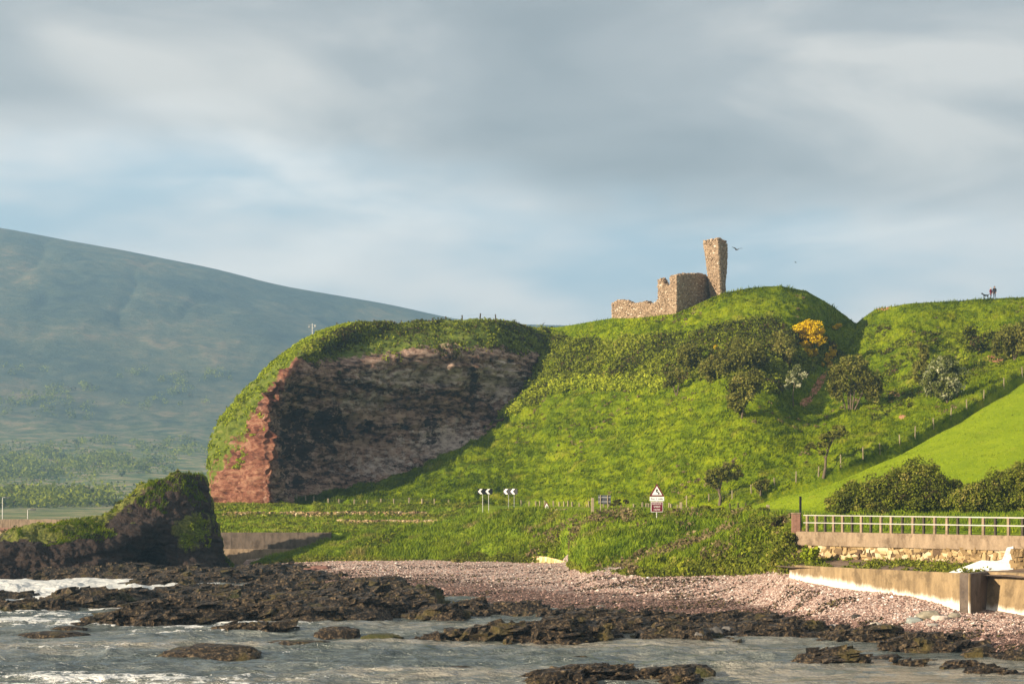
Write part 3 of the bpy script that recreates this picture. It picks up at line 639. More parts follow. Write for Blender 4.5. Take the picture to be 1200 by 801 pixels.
b_xs = np.linspace(-150, 1350, 640); b_Ys = np.concatenate([1 / np.linspace(1 / 74., 1 / 230., 330), np.geomspace(235, 3400, 40)])
PXs, Yss = np.meshgrid(b_xs, b_Ys); wide = np.where(Yss > 231, 1 + (Yss - 231) / 3400 * 1.0, 1.0); Xs = (PXs - 600) / F * Yss * wide
fl_ = np.stack([Xs.ravel(), Yss.ravel(), 0 * Xs.ravel()], -1)
wv = (1 - np.abs(vnoise(fl_, .22, 121, 2, .5, (.35, 1, 1)))) * .60 + (1 - np.abs(vnoise(fl_, .7, 122, 3, .6, (.45, 1, 1)))) * .62 - .95
ri = np.clip(np.searchsorted(-1 / Ys, -1 / fl_[:, 1]), 0, len(Ys) - 1); cpx = 600 + fl_[:, 0] / fl_[:, 1] * F
ci = np.clip(((cpx + 90) / 1380 * 879).astype(int), 0, 879); hr = HR[ri, ci]
calm = np.clip((Yss.ravel() - 60) / 50, 0, 1) ; calmx = np.clip(1.15 - np.clip((cpx - 850) / 250, 0, .85), .2, 1); lim = np.clip((400 - fl_[:, 1]) / 200, 0, 1)
wv = wv * calmx * lim
near = np.exp(-((hr + .42) / .22) ** 2) * (vnoise(fl_, .3, 124, 3) * .35 + .40) * np.clip((700 - cpx) / 500, .25, 1)
surf = np.clip(1.25 - np.sqrt(((cpx - 60) / 190) ** 2 + ((fl_[:, 1] - 158) / 17) ** 2), 0, 1) * 1.1
crest = np.clip((wv + .04) * 4.5, 0, 1) * .40 * np.clip((700 - cpx) / 600, .1, 1)
streak = np.clip(vnoise(fl_, .13, 126, 3, .5, (.4, 1, 1)), 0, 1) * .45 * np.clip((760 - cpx) / 500, 0, 1)
foam = np.clip(near * 1.5 + surf * 1.3 + crest * 1.3 + streak * 1.9, 0, 1.3)
wv += surf * (vnoise(fl_, .9, 127, 3) * .5 + .2)
struct(mesh_np('sea', np.c_[fl_[:, :2], wv], gridfaces(*Xs.shape), M_sea, smooth=True, attrs={'foam': foam}))
# seabed and distant ground as one wide sheet
gx = 1500.; struct(mesh_np('seabed_ground', [(-gx, -60, -2.2), (gx, -60, -2.2), (gx, 3400, -2.2), (-gx, 3400, -2.2)], np.array([[0, 1, 2, 3]]), M_weed))

# ------------------------------------------------------------------ scatter helpers
def unit(n): v = RG.normal(size=(n, 3)); return v / np.linalg.norm(v, axis=1, keepdims=True)
def leaves_arr(Pc, size, up=.0, N=None):
    """triangles, one a leaf"""
    n = len(Pc); size = np.broadcast_to(size, (n,))[:, None]
    a = unit(n); 
    if N is not None: a = a + N * up; 
    a /= np.linalg.norm(a, axis=1, keepdims=True)
    r = unit(n); u = np.cross(a, r); u /= np.linalg.norm(u, axis=1, keepdims=True) + 1e-6; v = np.cross(a, u)
    V = np.stack([Pc - u * size * .55 - v * size * .35, Pc + u * size * .55 - v * size * .35, Pc + v * size * .8], 1)
    return V.reshape(-1, 3), np.arange(3 * n).reshape(n, 3)
def blades(Pc, h, w, lean=.35, name='blades', m=None, tint=None, wind=(.5, .1)):
    n = len(Pc); h = h * (.5 + RG.random(n)); ang = RG.random(n) * math.pi; d_ = np.stack([np.cos(ang), np.sin(ang), 0 * ang], -1) * (w / 2)
    tip = Pc + np.stack([RG.normal(size=n) * lean + wind[0] * .3, RG.normal(size=n) * lean + wind[1] * .3, np.ones(n)], -1) * h[:, None]
    V = np.stack([Pc - d_, Pc + d_, tip], 1).reshape(-1, 3)
    t = RG.random(n) if tint is None else tint
    return V, np.arange(3 * n).reshape(n, 3), np.repeat(t, 3)
def crown_pts(c, r, n, shell=.45, seed=0):
    """leaf positions through an uneven ellipsoid"""
    d = unit(n); rad = 1 - shell * RG.random(n) ** 1.6
    lump = 1 + .30 * vnoise(d, 2.1, seed, 2) + .14 * vnoise(d, 5, seed + 3)
    keep = vnoise(d * rad[:, None], 3.0, seed + 9, 2) > -.42
    P = np.array(c) + d * np.array(r) * (rad * lump)[:, None]
    return P[keep], d[keep]
def clumps(name, C_, Rr, per, leaf, m, parent=None, tb=None, flat_=.8):
    """many small leaf clumps in one mesh"""
    Ps, Ns, T = [], [], []
    for i, (c, r) in enumerate(zip(C_, Rr)):
        P, N = crown_pts(c, (r, r, r * flat_), per, .5, i * 7 + 1); Ps.append(P); Ns.append(N)
        base = RG.random() if tb is None else tb[i]
        T.append(np.clip(base * .65 + .35 * RG.random(len(P)) , 0, 1))
    P = np.concatenate(Ps); N = np.concatenate(Ns); T = np.concatenate(T)
    V, Fc = leaves_arr(P, leaf * (.6 + .8 * RG.random(len(P))), .9, N)
    return mesh_np(name, V, Fc, m, parent, attrs={'tint': np.repeat(T, 3)})
def tubes(paths, sides=6):
    """paths: list of [(p, r), ...] -> V, F"""
    V, Fq = [], []
    for path in paths:
        base = len(V); n = len(path)
        for i, (p, r) in enumerate(path):
            p = Vector(p); a = Vector(path[max(i - 1, 0)][0]); c = Vector(path[min(i + 1, n - 1)][0]); t = (c - a).normalized()
            u = t.orthogonal().normalized(); v = t.cross(u)
            for k_ in range(sides):
                an = 2 * math.pi * k_ / sides; V.append(tuple(p + (u * math.cos(an) + v * math.sin(an)) * r))
        for i in range(n - 1):
            for k_ in range(sides):
                a0 = base + i * sides + k_; a1 = base + i * sides + (k_ + 1) % sides; Fq.append((a0, a1, a1 + sides, a0 + sides))
    return V, Fq
def boxes(lst):
    """lst of (center, half, rotz) -> V,F"""
    V, Fq = [], []
    for (c, h, rz) in lst:
        b0 = len(V); cs, sn = math.cos(rz), math.sin(rz)
        for sx, sy, sz in ((-1, -1, -1), (1, -1, -1), (1, 1, -1), (-1, 1, -1), (-1, -1, 1), (1, -1, 1), (1, 1, 1), (-1, 1, 1)):
            x, y, z = sx * h[0], sy * h[1], sz * h[2]; V.append((c[0] + x * cs - y * sn, c[1] + x * sn + y * cs, c[2] + z))
        for f in ((0, 3, 2, 1), (4, 5, 6, 7), (0, 1, 5, 4), (1, 2, 6, 5), (2, 3, 7, 6), (3, 0, 4, 7)): Fq.append(tuple(b0 + k_ for k_ in f))
    return V, Fq
def box(name, c, h, m, parent=None, rz=0, bev=.02):
    V, Fq = boxes([(c, h, rz)]); o = mesh_np(name, V, np.array(Fq), m, parent)
    if bev: mo = o.modifiers.new('bevel', 'BEVEL'); mo.width = bev; mo.segments = 1
    return o

# ------------------------------------------------------------------ grass
def grass(name, patch, n, h, w, m, label, r0=0, r1=1, c0=0, c1=1, mask=None, lean=.35, clump=None):
    P, N = patch.sample(n, r0, r1, c0, c1, mask)
    tint = np.clip(.5 + .5 * vnoise(P, .9, 5, 2) * 1.5 + RG.normal(size=len(P)) * .25, 0, 1)
    hh = h * np.clip(.75 + .7 * vnoise(P, .45, 15, 3), .25, 1.8)
    V, Fc, T = blades(P - np.array([0, 0, .05]), hh, w, lean, tint=tint)
    return stuff(mesh_np(name, V, Fc, m, attrs={'tint': T}), label, 'grass')
grass('slope_grass', hill, 150000, .38, .16, M_slopeb, 'tufted bright green grass over the castle hill slope', .012, .915)
grass('field_grass', field, 30000, .16, .12, M_fieldb, 'short smooth pale green grass on the field behind the hedge')
grass('bank_grass', bank, 90000, .50, .14, M_bankb, 'long rank grass on the bank above the shingle beach', 0.02, .86)
grass('verge_grass', verge, 9000, .38, .12, M_bankb, 'green verge grass seen through the railing', .25, 1, lean=.3)
grass('terrace_grass', terr, 26000, .38, .14, M_bankb, 'rough grass above the grey sea wall and beside the road', .095, 1)
grass('ridge_grass', st, 30000, .30, .12, M_slopeb, 'yellow green turf along the crest of the dark rock ridge', .5, 1, .2, 1,
      mask=lambda P, N, r, c: (N[:, 2] > .25) * (vnoise(P, .4, 3, 2) > -.1))

def stm(P, N, r, c):
    u, v = proj(P); n_ = vnoise(P, .4, 66, 3)
    return (np.sqrt(((u - 224 - (630 - v) * .5) / 20) ** 2 + ((v - 626) / 22) ** 2) < .75 + n_ * 1.2) * .38
P, N = st.sample(3600, .05, .5, .6, 1, stm)
stuff(clumps('ridge_plants', P, .16 + .2 * RG.random(len(P)), 30, .15, M_fresh, tb=np.clip(.32 + .6 * vnoise(P, .5, 9, 2) + .15 * RG.normal(size=len(P)), 0, 1)), 'pale green plants on the knob at the right foot of the rock ridge', 'plants')
P, N = st.sample(1700, .5, .95, .22, .70, lambda P, N, r, c: (N[:, 2] > .15) * (r > .735 + .08 * vnoise(P, .5, 4, 2)) * .6)
stuff(clumps('ridge_scrub', P, .2 + .25 * RG.random(len(P)), 30, .16, M_scrub, tb=np.clip(.55 + .6 * vnoise(P, .4, 9, 2) + .15 * RG.normal(size=len(P)), 0, 1)), 'brown and green scrub along the crest of the rock ridge', 'scrub')
# scrub on the cliff top and flank of the mound
def head_mask(P, N, r, c): return (vnoise(P, .25, 7, 3) > -.75) * 1.
P, N = head.sample(5200, 4.5 / 10, 7.2 / 10, .17, 1, lambda P, N, r, c: np.clip((r * 10 - 5.35) * 2.2 + vnoise(P, .3, 7, 3) * 2.4, 0, 1))
u_, v_ = proj(P); 
P[:, 2] -= .45
stuff(clumps('clifftop_scrub', P, .4 + .6 * RG.random(len(P)), 44, .25, M_scrub, tb=np.clip(.40 + .85 * vnoise(P, .3, 8, 3) + RG.normal(size=len(P)) * .24, 0, 1)), 'dense brown and green scrub mantling the top of the cliff', 'scrub')
P, N = head.sample(2600, .2, .74, .045, .27, lambda P, N, r, c: np.clip((.36 - c * 1.35) * 3 + (r - .35) * 1.6 + vnoise(P, .25, 19, 3) * 1.1, 0, 1))
stuff(clumps('nose_turf', P, .28 + .3 * RG.random(len(P)), 34, .22, M_fresh, tb=np.clip(.45 + .5 * vnoise(P, .3, 9, 3), 0, 1), flat_=.6), 'sunlit turf and plants clinging to the red nose of the cliff', 'turf')
def flank(P, N, r, c):
    u, v = proj(P); n_ = vnoise(P, .16, 12, 3)
    top = np.interp(u, [630, 700, 760, 800, 850, 900, 960, 1000], [388, 398, 394, 392, 378, 372, 395, 430])
    bot = np.interp(u, [630, 660, 760, 850, 900, 960, 1000], [470, 446, 444, 442, 455, 430, 430])
    return (v > top + n_ * 14) * (v < bot + n_ * 10) * (u < 990) * np.clip(.9 + n_, 0, 1)
P, N = hill.sample(11000, .3, .93, .3, .70, flank)
stuff(clumps('hillside_scrub', P, .45 + .75 * RG.random(len(P)), 50, .25, M_scrub, tb=np.clip(.48 + .75 * vnoise(P, .2, 18, 3) + RG.normal(size=len(P)) * .2, 0, 1)), 'mixed bramble and fern scrub below the ruined castle', 'scrub')
def fern(P, N, r, c):
    u, v = proj(P); line = np.interp(u, [600, 622, 640, 660, 700, 770, 860], [478, 462, 452, 447, 446, 449, 452]); n_ = vnoise(P, .3, 14, 2)
    return (np.abs(v - line - 3) < 7 + 3 * n_) * (u < 780) * .9
P, N = hill.sample(7000, .2, .95, .28, .55, fern)
stuff(clumps('fern_fringe', P + np.array([0, -.2, .3]), .5 + .3 * RG.random(len(P)), 40, .24, M_fresh, tb=np.clip(.72 + .25 * RG.normal(size=len(P)), 0, 1)), 'lime green ferns fringing the top of the grass slope', 'ferns')
def rs(P, N, r, c):
    u, v = proj(P); n_ = vnoise(P, .14, 16, 3)
    return ((u > 1010) * (n_ > -.05) * (v > 372) * .8)
P, N = hill.sample(4200, .2, .93, .7, 1, rs)
stuff(clumps('rough_hill_growth', P, .3 + .5 * RG.random(len(P)), 36, .22, M_scrub, tb=np.clip(.5 + .7 * vnoise(P, .3, 17, 2) + .2 * RG.normal(size=len(P)), 0, .9), flat_=.5), 'patchy bracken and rough growth over the right hill', 'bracken')
P, N = hill.sample(2600, .05, .9, .3, 1, lambda P, N, r, c: (vnoise(P, .12, 61, 3) > .18) * .8)
stuff(clumps('dead_bracken', P, .18 + .25 * RG.random(len(P)), 26, .18, M_dead, tb=np.clip(.55 + .25 * RG.normal(size=len(P)), 0, 1), flat_=.6), 'straw coloured dead bracken dotted over the slope', 'bracken')
# low growth on the shore bank
def bm_(P, N, r, c):
    u, v = proj(P); n_ = vnoise(P, .3, 22, 3); return (((u > 690) * (v > 655)) + (u > 880) * 1. + (np.abs(v - 603) < 5) * (u > 700) > 0) * (n_ > -.15)
P, N = bank.sample(3600, .03, .86, .2, 1, bm_)
stuff(clumps('bank_undergrowth', P, .25 + .4 * RG.random(len(P)), 40, .18, M_hedge, tb=np.clip(.6 + .5 * vnoise(P, .3, 28, 2) + .15 * RG.normal(size=len(P)), 0, 1), flat_=.8), 'nettles, docks and dead stems along the foot of the bank', 'undergrowth')
P, N = bank.sample(2600, .1, .84, .45, 1, lambda P, N, r, c: (vnoise(P, .2, 32, 3) > .2) * .7)
stuff(clumps('dry_stems', P, .3 + .35 * RG.random(len(P)), 34, .2, M_dead, tb=np.clip(.5 + .3 * RG.normal(size=len(P)), 0, 1), flat_=1.1), 'straw coloured dead stems among the bank grass', 'dry stems')

P, N = bank.sample(1500, 0, .09, 0, 1, None)
stuff(clumps('bank_foot_growth', P, .18 + .25 * RG.random(len(P)), 34, .16, M_hedge, tb=np.clip(.6 + .6 * vnoise(P, .3, 29, 2) + .15 * RG.normal(size=len(P)), 0, 1), flat_=.9), 'fringe of weeds where the bank meets the shingle', 'undergrowth')
# pebbles and seaweed
P, N = bank.sample(6000, .05, .86, 0, 1, lambda P, N, r, c: (vnoise(P, .22, 37, 3, .5, (1, .6, 1)) > .22) * 1.)
stuff(clumps('bank_nettles', P, .2 + .35 * RG.random(len(P)), 30, .17, M_scrub, tb=np.clip(.5 + .2 * RG.normal(size=len(P)), 0, .9), flat_=.9), 'darker nettle and bramble patches in the bank grass', 'nettles')
oct_ = np.array([(1, 0, 0), (-1, 0, 0), (0, 1, 0), (0, -1, 0), (0, 0, 1), (0, 0, -1)], float); of = np.array([(0, 2, 4), (2, 1, 4), (1, 3, 4), (3, 0, 4), (2, 0, 5), (1, 2, 5), (3, 1, 5), (0, 3, 5)])
def pebbles(P, s):
    n = len(P); S_ = s[:, None] * (.7 + .6 * RG.random((n, 3))) * np.array([1, 1, .65]); a = RG.random(n) * 6.28
    v = oct_[None] * S_[:, None]; v = v + RG.normal(size=v.shape) * .12 * s[:, None, None]
    cs, sn = np.cos(a)[:, None], np.sin(a)[:, None]; x = v[..., 0] * cs - v[..., 1] * sn; y = v[..., 0] * sn + v[..., 1] * cs
    V = np.stack([x, y, v[..., 2]], -1) + P[:, None]; Fc = of[None] + (np.arange(n) * 6)[:, None, None]
    return V.reshape(-1, 3), Fc.reshape(-1, 3)
P, N = beach.sample(46000, .22, 1)
s = .045 + .055 * RG.random(len(P)) ** 2 + .12 * (RG.random(len(P)) > .985); V, Fc = pebbles(P + np.array([0, 0, .02]), s)
T = np.repeat(np.clip(.5 + .25 * RG.normal(size=len(P)) - .5 * (P[:, 2] < .75 - .3 * RG.random(len(P))), 0, 1), 6)
stuff(mesh_np('beach_pebbles', V, Fc, M_pebble, attrs={'tint': T}), 'pink and grey shingle pebbles covering the beach', 'pebbles')
P, N = rock.sample(150000, 0, 1, .05, 1, lambda P, N, r, c: (P[:, 2] > -.1) * np.clip(.5 + vnoise(P, .5, 55, 2), .1, 1))
P = P[:40000]; V, Fc = leaves_arr(P + np.array([0, 0, .01]), .06 + .09 * RG.random(len(P)), 2.2, N[:40000] * np.sign(N[:40000, 2:3] + 1e-6))
stuff(mesh_np('seaweed_cover', V, Fc, M_kelp, attrs={'tint': np.repeat(RG.random(len(P)) ** 1.5, 3)}), 'dark brown seaweed draped over the tidal ledges', 'seaweed')
P, N = rock.sample(50000, 0, 1, .02, 1, lambda P, N, r, c: (P[:, 2] > -.12) * (vnoise(P, .25, 57, 2) > -.5)); P = P[:4200]; n = len(P)
S_ = np.stack([.22 + .75 * RG.random(n) ** 2.2, .2 + .5 * RG.random(n) ** 2, .07 + .13 * RG.random(n)], -1) * np.where(P[:, 0] > 0, .75, 1)[:, None]
k8 = np.array([(-1, -1, -1), (1, -1, -1), (1, 1, -1), (-1, 1, -1), (-1, -1, 1), (1, -1, 1), (1, 1, 1), (-1, 1, 1)], float)
v = k8[None] * S_[:, None] * (1 + .28 * RG.normal(size=(n, 8, 3))); v[:, 4:, :2] *= .8
a = RG.normal(size=n) * .5 + .25; tl = .12 + RG.normal(size=n) * .09; cs, sn = np.cos(a)[:, None], np.sin(a)[:, None]
x_ = v[..., 0] * cs - v[..., 1] * sn; y_ = v[..., 0] * sn + v[..., 1] * cs; z_ = v[..., 2] + x_ * tl[:, None]
V = np.stack([x_, y_, z_], -1) + P[:, None] + np.array([0, 0, .03]); f6 = np.array([(0, 3, 2, 1), (4, 5, 6, 7), (0, 1, 5, 4), (1, 2, 6, 5), (2, 3, 7, 6), (3, 0, 4, 7)])
stuff(mesh_np('ledge_slabs', V.reshape(-1, 3), (f6[None] + (np.arange(n) * 8)[:, None, None]).reshape(-1, 4), M_weed), 'broken angular slabs of dark rock littering the tidal ledges', 'rocks')
bx, by_ = RG.random(1), 0
P, N = beach.sample(36000, .2, .9, mask=lambda P, N, r, c: (vnoise(P, .5, 56, 4, .6, (.3, 1.3, 1)) > .1) * 1.)
V, Fc = leaves_arr(P + np.array([0, 0, .05]), .10 + .1 * RG.random(len(P)), 1.2, N)
stuff(mesh_np('strandline_wrack', V, Fc, M_kelp, attrs={'tint': np.repeat(RG.random(len(P)), 3)}), 'dry seaweed wrack in lines along the shingle', 'seaweed')
print('scatter done')

# ------------------------------------------------------------------ sea walls
def wall_poly(name, pts, z0, z1, th, m, parent=None, rough=.02, seg=.5, seed=1, bat=0.0):
    """upright wall along pts (X,Y[,ztop]); thickness goes away from the lens; gently uneven faces"""
    P = []
    for i in range(len(pts) - 1):
        a, c_ = np.array(pts[i], float), np.array(pts[i + 1], float); n = max(1, int(np.linalg.norm(c_[:2] - a[:2]) / seg))
        for t in np.linspace(0, 1, n, endpoint=False): P.append(a + (c_ - a) * t)
    P.append(np.array(pts[-1], float)); P = np.array(P); zt = P[:, 2] if P.shape[1] > 2 else np.full(len(P), z1)
    tg = np.gradient(P[:, :2], axis=0); tg /= np.linalg.norm(tg, axis=1, keepdims=True); nn = np.stack([tg[:, 1], -tg[:, 0]], -1); nn *= np.where(nn[:, 1:] > 0, -1, 1)
    nz = max(2, int((z1 - z0) / .3) + 1); rows = []
    for k_ in np.linspace(0, 1, nz): z = z0 + (zt - z0) * k_; rows.append(np.c_[P[:, :2] + nn * bat * (1 - k_), z])
    rows.append(np.c_[P[:, :2] + nn * -.03, zt + .03])
    for k_ in (1, 0): rows.append(np.c_[P[:, :2] - nn * th, (zt + .02) if k_ else np.full(len(P), z0)])
    G_ = np.array(rows); f_ = G_.reshape(-1, 3); G_ = (f_ + vnoise(f_, 1.3, seed, 3)[:, None] * rough * np.array([.5, 1, .4])).reshape(G_.shape)
    r_, c_ = G_.shape[:2]; Fq = gridfaces(r_, c_); caps = []
    ring = [i * c_ for i in range(r_)]
    V = G_.reshape(-1, 3)
    o = mesh_np(name, V, [Fq, np.array([ring]), np.array([[i + c_ - 1 for i in ring][::-1]])], m, parent)
    return o
def lineP(a, c_, px):  # point on the world line through two (px,Y) where it crosses column px
    A_ = np.array([(a[0] - 600) / F * a[1], a[1]]); B_ = np.array([(c_[0] - 600) / F * c_[1], c_[1]]); k_ = (px - 600) / F
    d_ = B_ - A_; t = (k_ * A_[1] - A_[0]) / (d_[0] - k_ * d_[1]); return A_ + d_ * t
WA, WB = (933, 130.0), (1200, 117.0); ZT = 5.34
w0, w1 = lineP(WA, WB, 933), lineP(WA, WB, 1345)
du = (w1 - w0) / np.linalg.norm(w1 - w0); dn = np.array([du[1], -du[0]]); dn = dn if dn[1] < 0 else -dn
sw = empty('retaining_wall', (w0[0], w0[1], 2.5), 'tall roadside retaining wall of yellow rubble with plain tan concrete parapet, under the railing', 'wall')
def loc(o, root): o.matrix_parent_inverse = Matrix.Translation(-root.location); return o
root = sw
loc(wall_poly('parapet', [tuple(w0), tuple(w1)], ZT - .86, ZT, .6, M_coping, sw, .015), sw)
loc(wall_poly('rubble_core', [tuple(w0 - dn * .16), tuple(w1 - dn * .16)], 2.2, ZT - .86, .5, M_rubble, sw, .16, .25, 4), sw)
L = np.linalg.norm(w1 - w0); Vs, Fs = [], []; lst = []
zc = 3.0
while zc < ZT - 1.0:
    s_ = RG.random() * .3
    while s_ < L:
        ln = .22 + .35 * RG.random(); hh = .10 + .07 * RG.random(); c_ = w0 + du * (s_ + ln / 2) - dn * (.27 - .09 * RG.random())
        if RG.random() > .22: lst.append(((c_[0], c_[1], zc + hh + RG.normal() * .02), (ln / 2 * RG.uniform(.6, 1.05), .14, hh * RG.uniform(.6, 1.2)), math.atan2(du[1], du[0]) + RG.normal() * .12))
        s_ += ln
    zc += .21
V, Fq = boxes(lst); V = np.array(V) + RG.normal(size=(len(V), 3)) * .05
t_ = np.repeat(np.clip(RG.normal(size=len(lst)) * .33 + .45, 0, 1), 8)
b = mat('yellow_stone'); t = attr(b, 'tint'); col(b, b.ramp(t, [(0, (.11, .07, .04)), (.4, (.28, .19, .09)), (.7, (.42, .30, .15)), (1, (.60, .50, .33))])); M_ystone = b.m
o = mesh_np('rubble_stones', V, np.array(Fq), M_ystone, sw, attrs={'tint': t_}); o['kind'] = 'stuff'; loc(o, sw)
# lower wall
q = [lineP((928, 126.5), (1136, 111.5), p) for p in (929, 935, 1000, 1060, 1136)]
q0 = q[0] + np.array([-.1, .9])
lw = wall_poly('lower_sea_wall', [(q0[0], q0[1], 3.26), (q[1][0], q[1][1], 3.28), (q[2][0], q[2][1], 3.3), (q[3][0], q[3][1], 3.33), (q[4][0], q[4][1], 3.36), ], .2, 3.36, .1, M_conc, None, .03, .4, 3)
tag(lw, 'long low concrete sea wall streaked tan over a bleached foot, rising from the shingle below the railing', 'sea wall')
e0 = q[4]; e1 = e0 + np.array([1.75, 2.6])
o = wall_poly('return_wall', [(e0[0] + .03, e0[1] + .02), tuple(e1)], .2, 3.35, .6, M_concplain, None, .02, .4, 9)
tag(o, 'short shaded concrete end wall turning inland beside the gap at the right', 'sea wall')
r0 = lineP((1158, 113.6), (1340, 104), 1159); r1 = lineP((1158, 113.6), (1340, 104), 1350)
o = wall_poly('buttress_wall', [(r0[0], r0[1] + .5, 3.36), (r1[0], r1[1] + .5, 3.4)], .2, 3.4, 1.0, M_conc, None, .05, .4, 11, .5)
tag(o, 'sloping concrete wall with a white foot at the right edge beyond the gap', 'sea wall')
# apron behind the lower wall
V = []; n_ = 40
for t in np.linspace(0, 1, n_):
    a_ = (q[0] + np.array([-1.2, .6])) * (1 - t) + r1 * t; a_ = a_ - dn * .3; c_ = w0 * (1 - t) + w1 * t
    for k_ in np.linspace(0, 1, 12): p = a_ * (1 - k_) + (c_ - dn * .3) * k_; V.append((p[0], p[1], 3.18 + .40 * k_ + .5 * max(0, k_ - .8)))
V = np.array(V); V[:, 2] += vnoise(V, .8, 5, 3) * .08
struct(mesh_np('wall_apron', V, gridfaces(n_, 12), M_apron, smooth=True)); apron = Patch(V.reshape(n_, 12, 3).transpose(1, 0, 2))
# slab of near-white concrete over the apron
def slab(name, out, th, m):
    n_ = len(out); V = [pt(*p) for p in out] + [tuple(np.array(pt(*p)) + np.array([.1, th, -.35])) for p in out]
    Fl = [np.array([list(range(n_))]), np.array([list(range(2 * n_ - 1, n_ - 1, -1))]), np.array([(i, i + n_, (i + 1) % n_ + n_, (i + 1) % n_) for i in range(n_)])]
    return mesh_np(name, V, Fl, m)
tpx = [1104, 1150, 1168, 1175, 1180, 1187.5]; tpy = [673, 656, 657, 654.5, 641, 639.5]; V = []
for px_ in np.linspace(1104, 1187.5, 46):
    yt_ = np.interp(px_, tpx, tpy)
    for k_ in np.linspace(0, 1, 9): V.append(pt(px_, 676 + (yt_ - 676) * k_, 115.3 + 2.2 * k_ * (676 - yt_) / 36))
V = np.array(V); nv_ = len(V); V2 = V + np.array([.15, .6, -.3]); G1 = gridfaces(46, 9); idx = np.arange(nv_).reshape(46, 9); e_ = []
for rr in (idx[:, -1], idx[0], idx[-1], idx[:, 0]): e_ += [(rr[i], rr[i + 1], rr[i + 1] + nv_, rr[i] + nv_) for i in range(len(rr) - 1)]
o = mesh_np('white_slab', np.r_[V, V2], [G1, G1[:, ::-1] + nv_, np.array(e_)], M_white)
tag(o, 'near-white triangular slab with a narrow runnel, poured between the two sea walls', 'slab')
# rubble end block on the right edge
c_ = np.array(pt(1212, 656, 116.2)); lst = []
for i in range(260):
    lst.append(((c_[0] + RG.uniform(-1.2, 3.0), c_[1] + RG.uniform(-.25, .1), 3.3 + RG.uniform(0, 1.25)), (.12 + .12 * RG.random(), .2, .08 + .08 * RG.random()), RG.normal() * .3))
V, Fq = boxes(lst); V = np.array(V) + RG.normal(size=(len(V), 3)) * .035
rb = empty('rubble_buttress', (c_[0], c_[1], 3.2), 'rough brown rubble block at the right edge beside the white slab', 'masonry')
loc(box('core', (c_[0] + .9, c_[1] + .35, 3.85), (2.1, .35, .75), M_rubble, rb), rb)
o = mesh_np('stones', V, np.array(Fq), M_ystone, rb, attrs={'tint': np.repeat(np.clip(RG.normal(size=260) * .2 + .4, 0, 1), 8)}); o['kind'] = 'stuff'; loc(o, rb)

# railing: each post and rail its own part
ra = empty('railing', (w0[0], w0[1], ZT), 'long two-rail railing with pale rails and tan posts along the top of the retaining wall', 'railing')
posts = [942.5, 952.8, 963.5, 973.5, 984, 995, 1006, 1017, 1029, 1041, 1054, 1066.5, 1079, 1092, 1106.5, 1119, 1133.5, 1149, 1163, 1178.5, 1195, 1211, 1228, 1246, 1264]
pm, pmd = None, None
mid_ = -dn * .3
for i, px_ in enumerate(posts):
    p = lineP(WA, WB, px_) + mid_; dk = i in (2, 5, 7, 10, 12, 15, 18, 20)
    V, Fq = boxes([((0, 0, .56), (.075 if not dk else .06, .075, .56), 0)])
    if dk: pmd = pmd or mesh_np('post', V, np.array(Fq), M_woodd, link=False).data
    else: pm = pm or mesh_np('post', V, np.array(Fq), M_coping, link=False).data
    o = bpy.data.objects.new('post', pmd if dk else pm); COL.objects.link(o); o.parent = ra
    o.location = (p[0] - w0[0], p[1] - w0[1], 0); o.rotation_euler.z = math.atan2(du[1], du[0])
    if dk: o['label'] = 'dark unpainted post'
a_ = lineP(WA, WB, 938) + mid_; c_ = lineP(WA, WB, 1275) + mid_
for z_r in (1.08, .60):
    V, Fq = tubes([[((a_[0] - w0[0], a_[1] - w0[1] - .09, z_r), .032), ((c_[0] - w0[0], c_[1] - w0[1] - .09, z_r), .045)]], 8); mesh_np('rail', V, np.array(Fq), M_railw, ra)
bp = lineP(WA, WB, 929) + mid_
bk_ = empty('brick_pillar', (bp[0], bp[1], ZT - .6), 'short square reddish pillar ending the railing', 'pillar')
lst = []
for k_ in range(14):
    for j, (dx, dy) in enumerate(((-.13, -.13), (.13, -.13), (-.13, .13), (.13, .13))):
        V, Fq = boxes([((dx, dy, .06 + k_ * .125), (.125, .125, .056), 0)]); 
        o = mesh_np('brick', V, np.array(Fq), M_brick, bk_) if (k_ == 0 and j == 0) else None
        if o is None: o = bpy.data.objects.new('brick', bm0); COL.objects.link(o); o.parent = bk_; o.location = (dx + .13, dy + .13, k_ * .125)
        else: bm0 = o.data
box('mortar_core', (0, 0, .86), (.235, .235, .86), M_mortar, bk_, bev=0); box('cap', (0, 0, 1.80), (.29, .29, .05), M_coping, bk_)
p = pt(938, 605, 131.5); o = box('black_post', (p[0], p[1], 6.4), (.07, .07, 1.25), M_black); tag(o, 'plain black post standing behind the short pillar', 'post')

# grey wall under the headland
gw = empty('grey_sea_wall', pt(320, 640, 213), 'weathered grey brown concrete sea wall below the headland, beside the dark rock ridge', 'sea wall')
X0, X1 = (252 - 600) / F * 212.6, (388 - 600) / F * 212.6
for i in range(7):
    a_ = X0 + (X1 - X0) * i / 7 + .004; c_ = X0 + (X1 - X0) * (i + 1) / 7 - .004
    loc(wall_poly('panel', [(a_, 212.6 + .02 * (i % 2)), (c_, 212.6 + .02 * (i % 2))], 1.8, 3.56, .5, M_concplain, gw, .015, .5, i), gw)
loc(wall_poly('plinth', [(X0, 212.35), (X1, 212.35)], -.8, 1.8, .7, M_coping, gw, .03, .5, 31), gw)
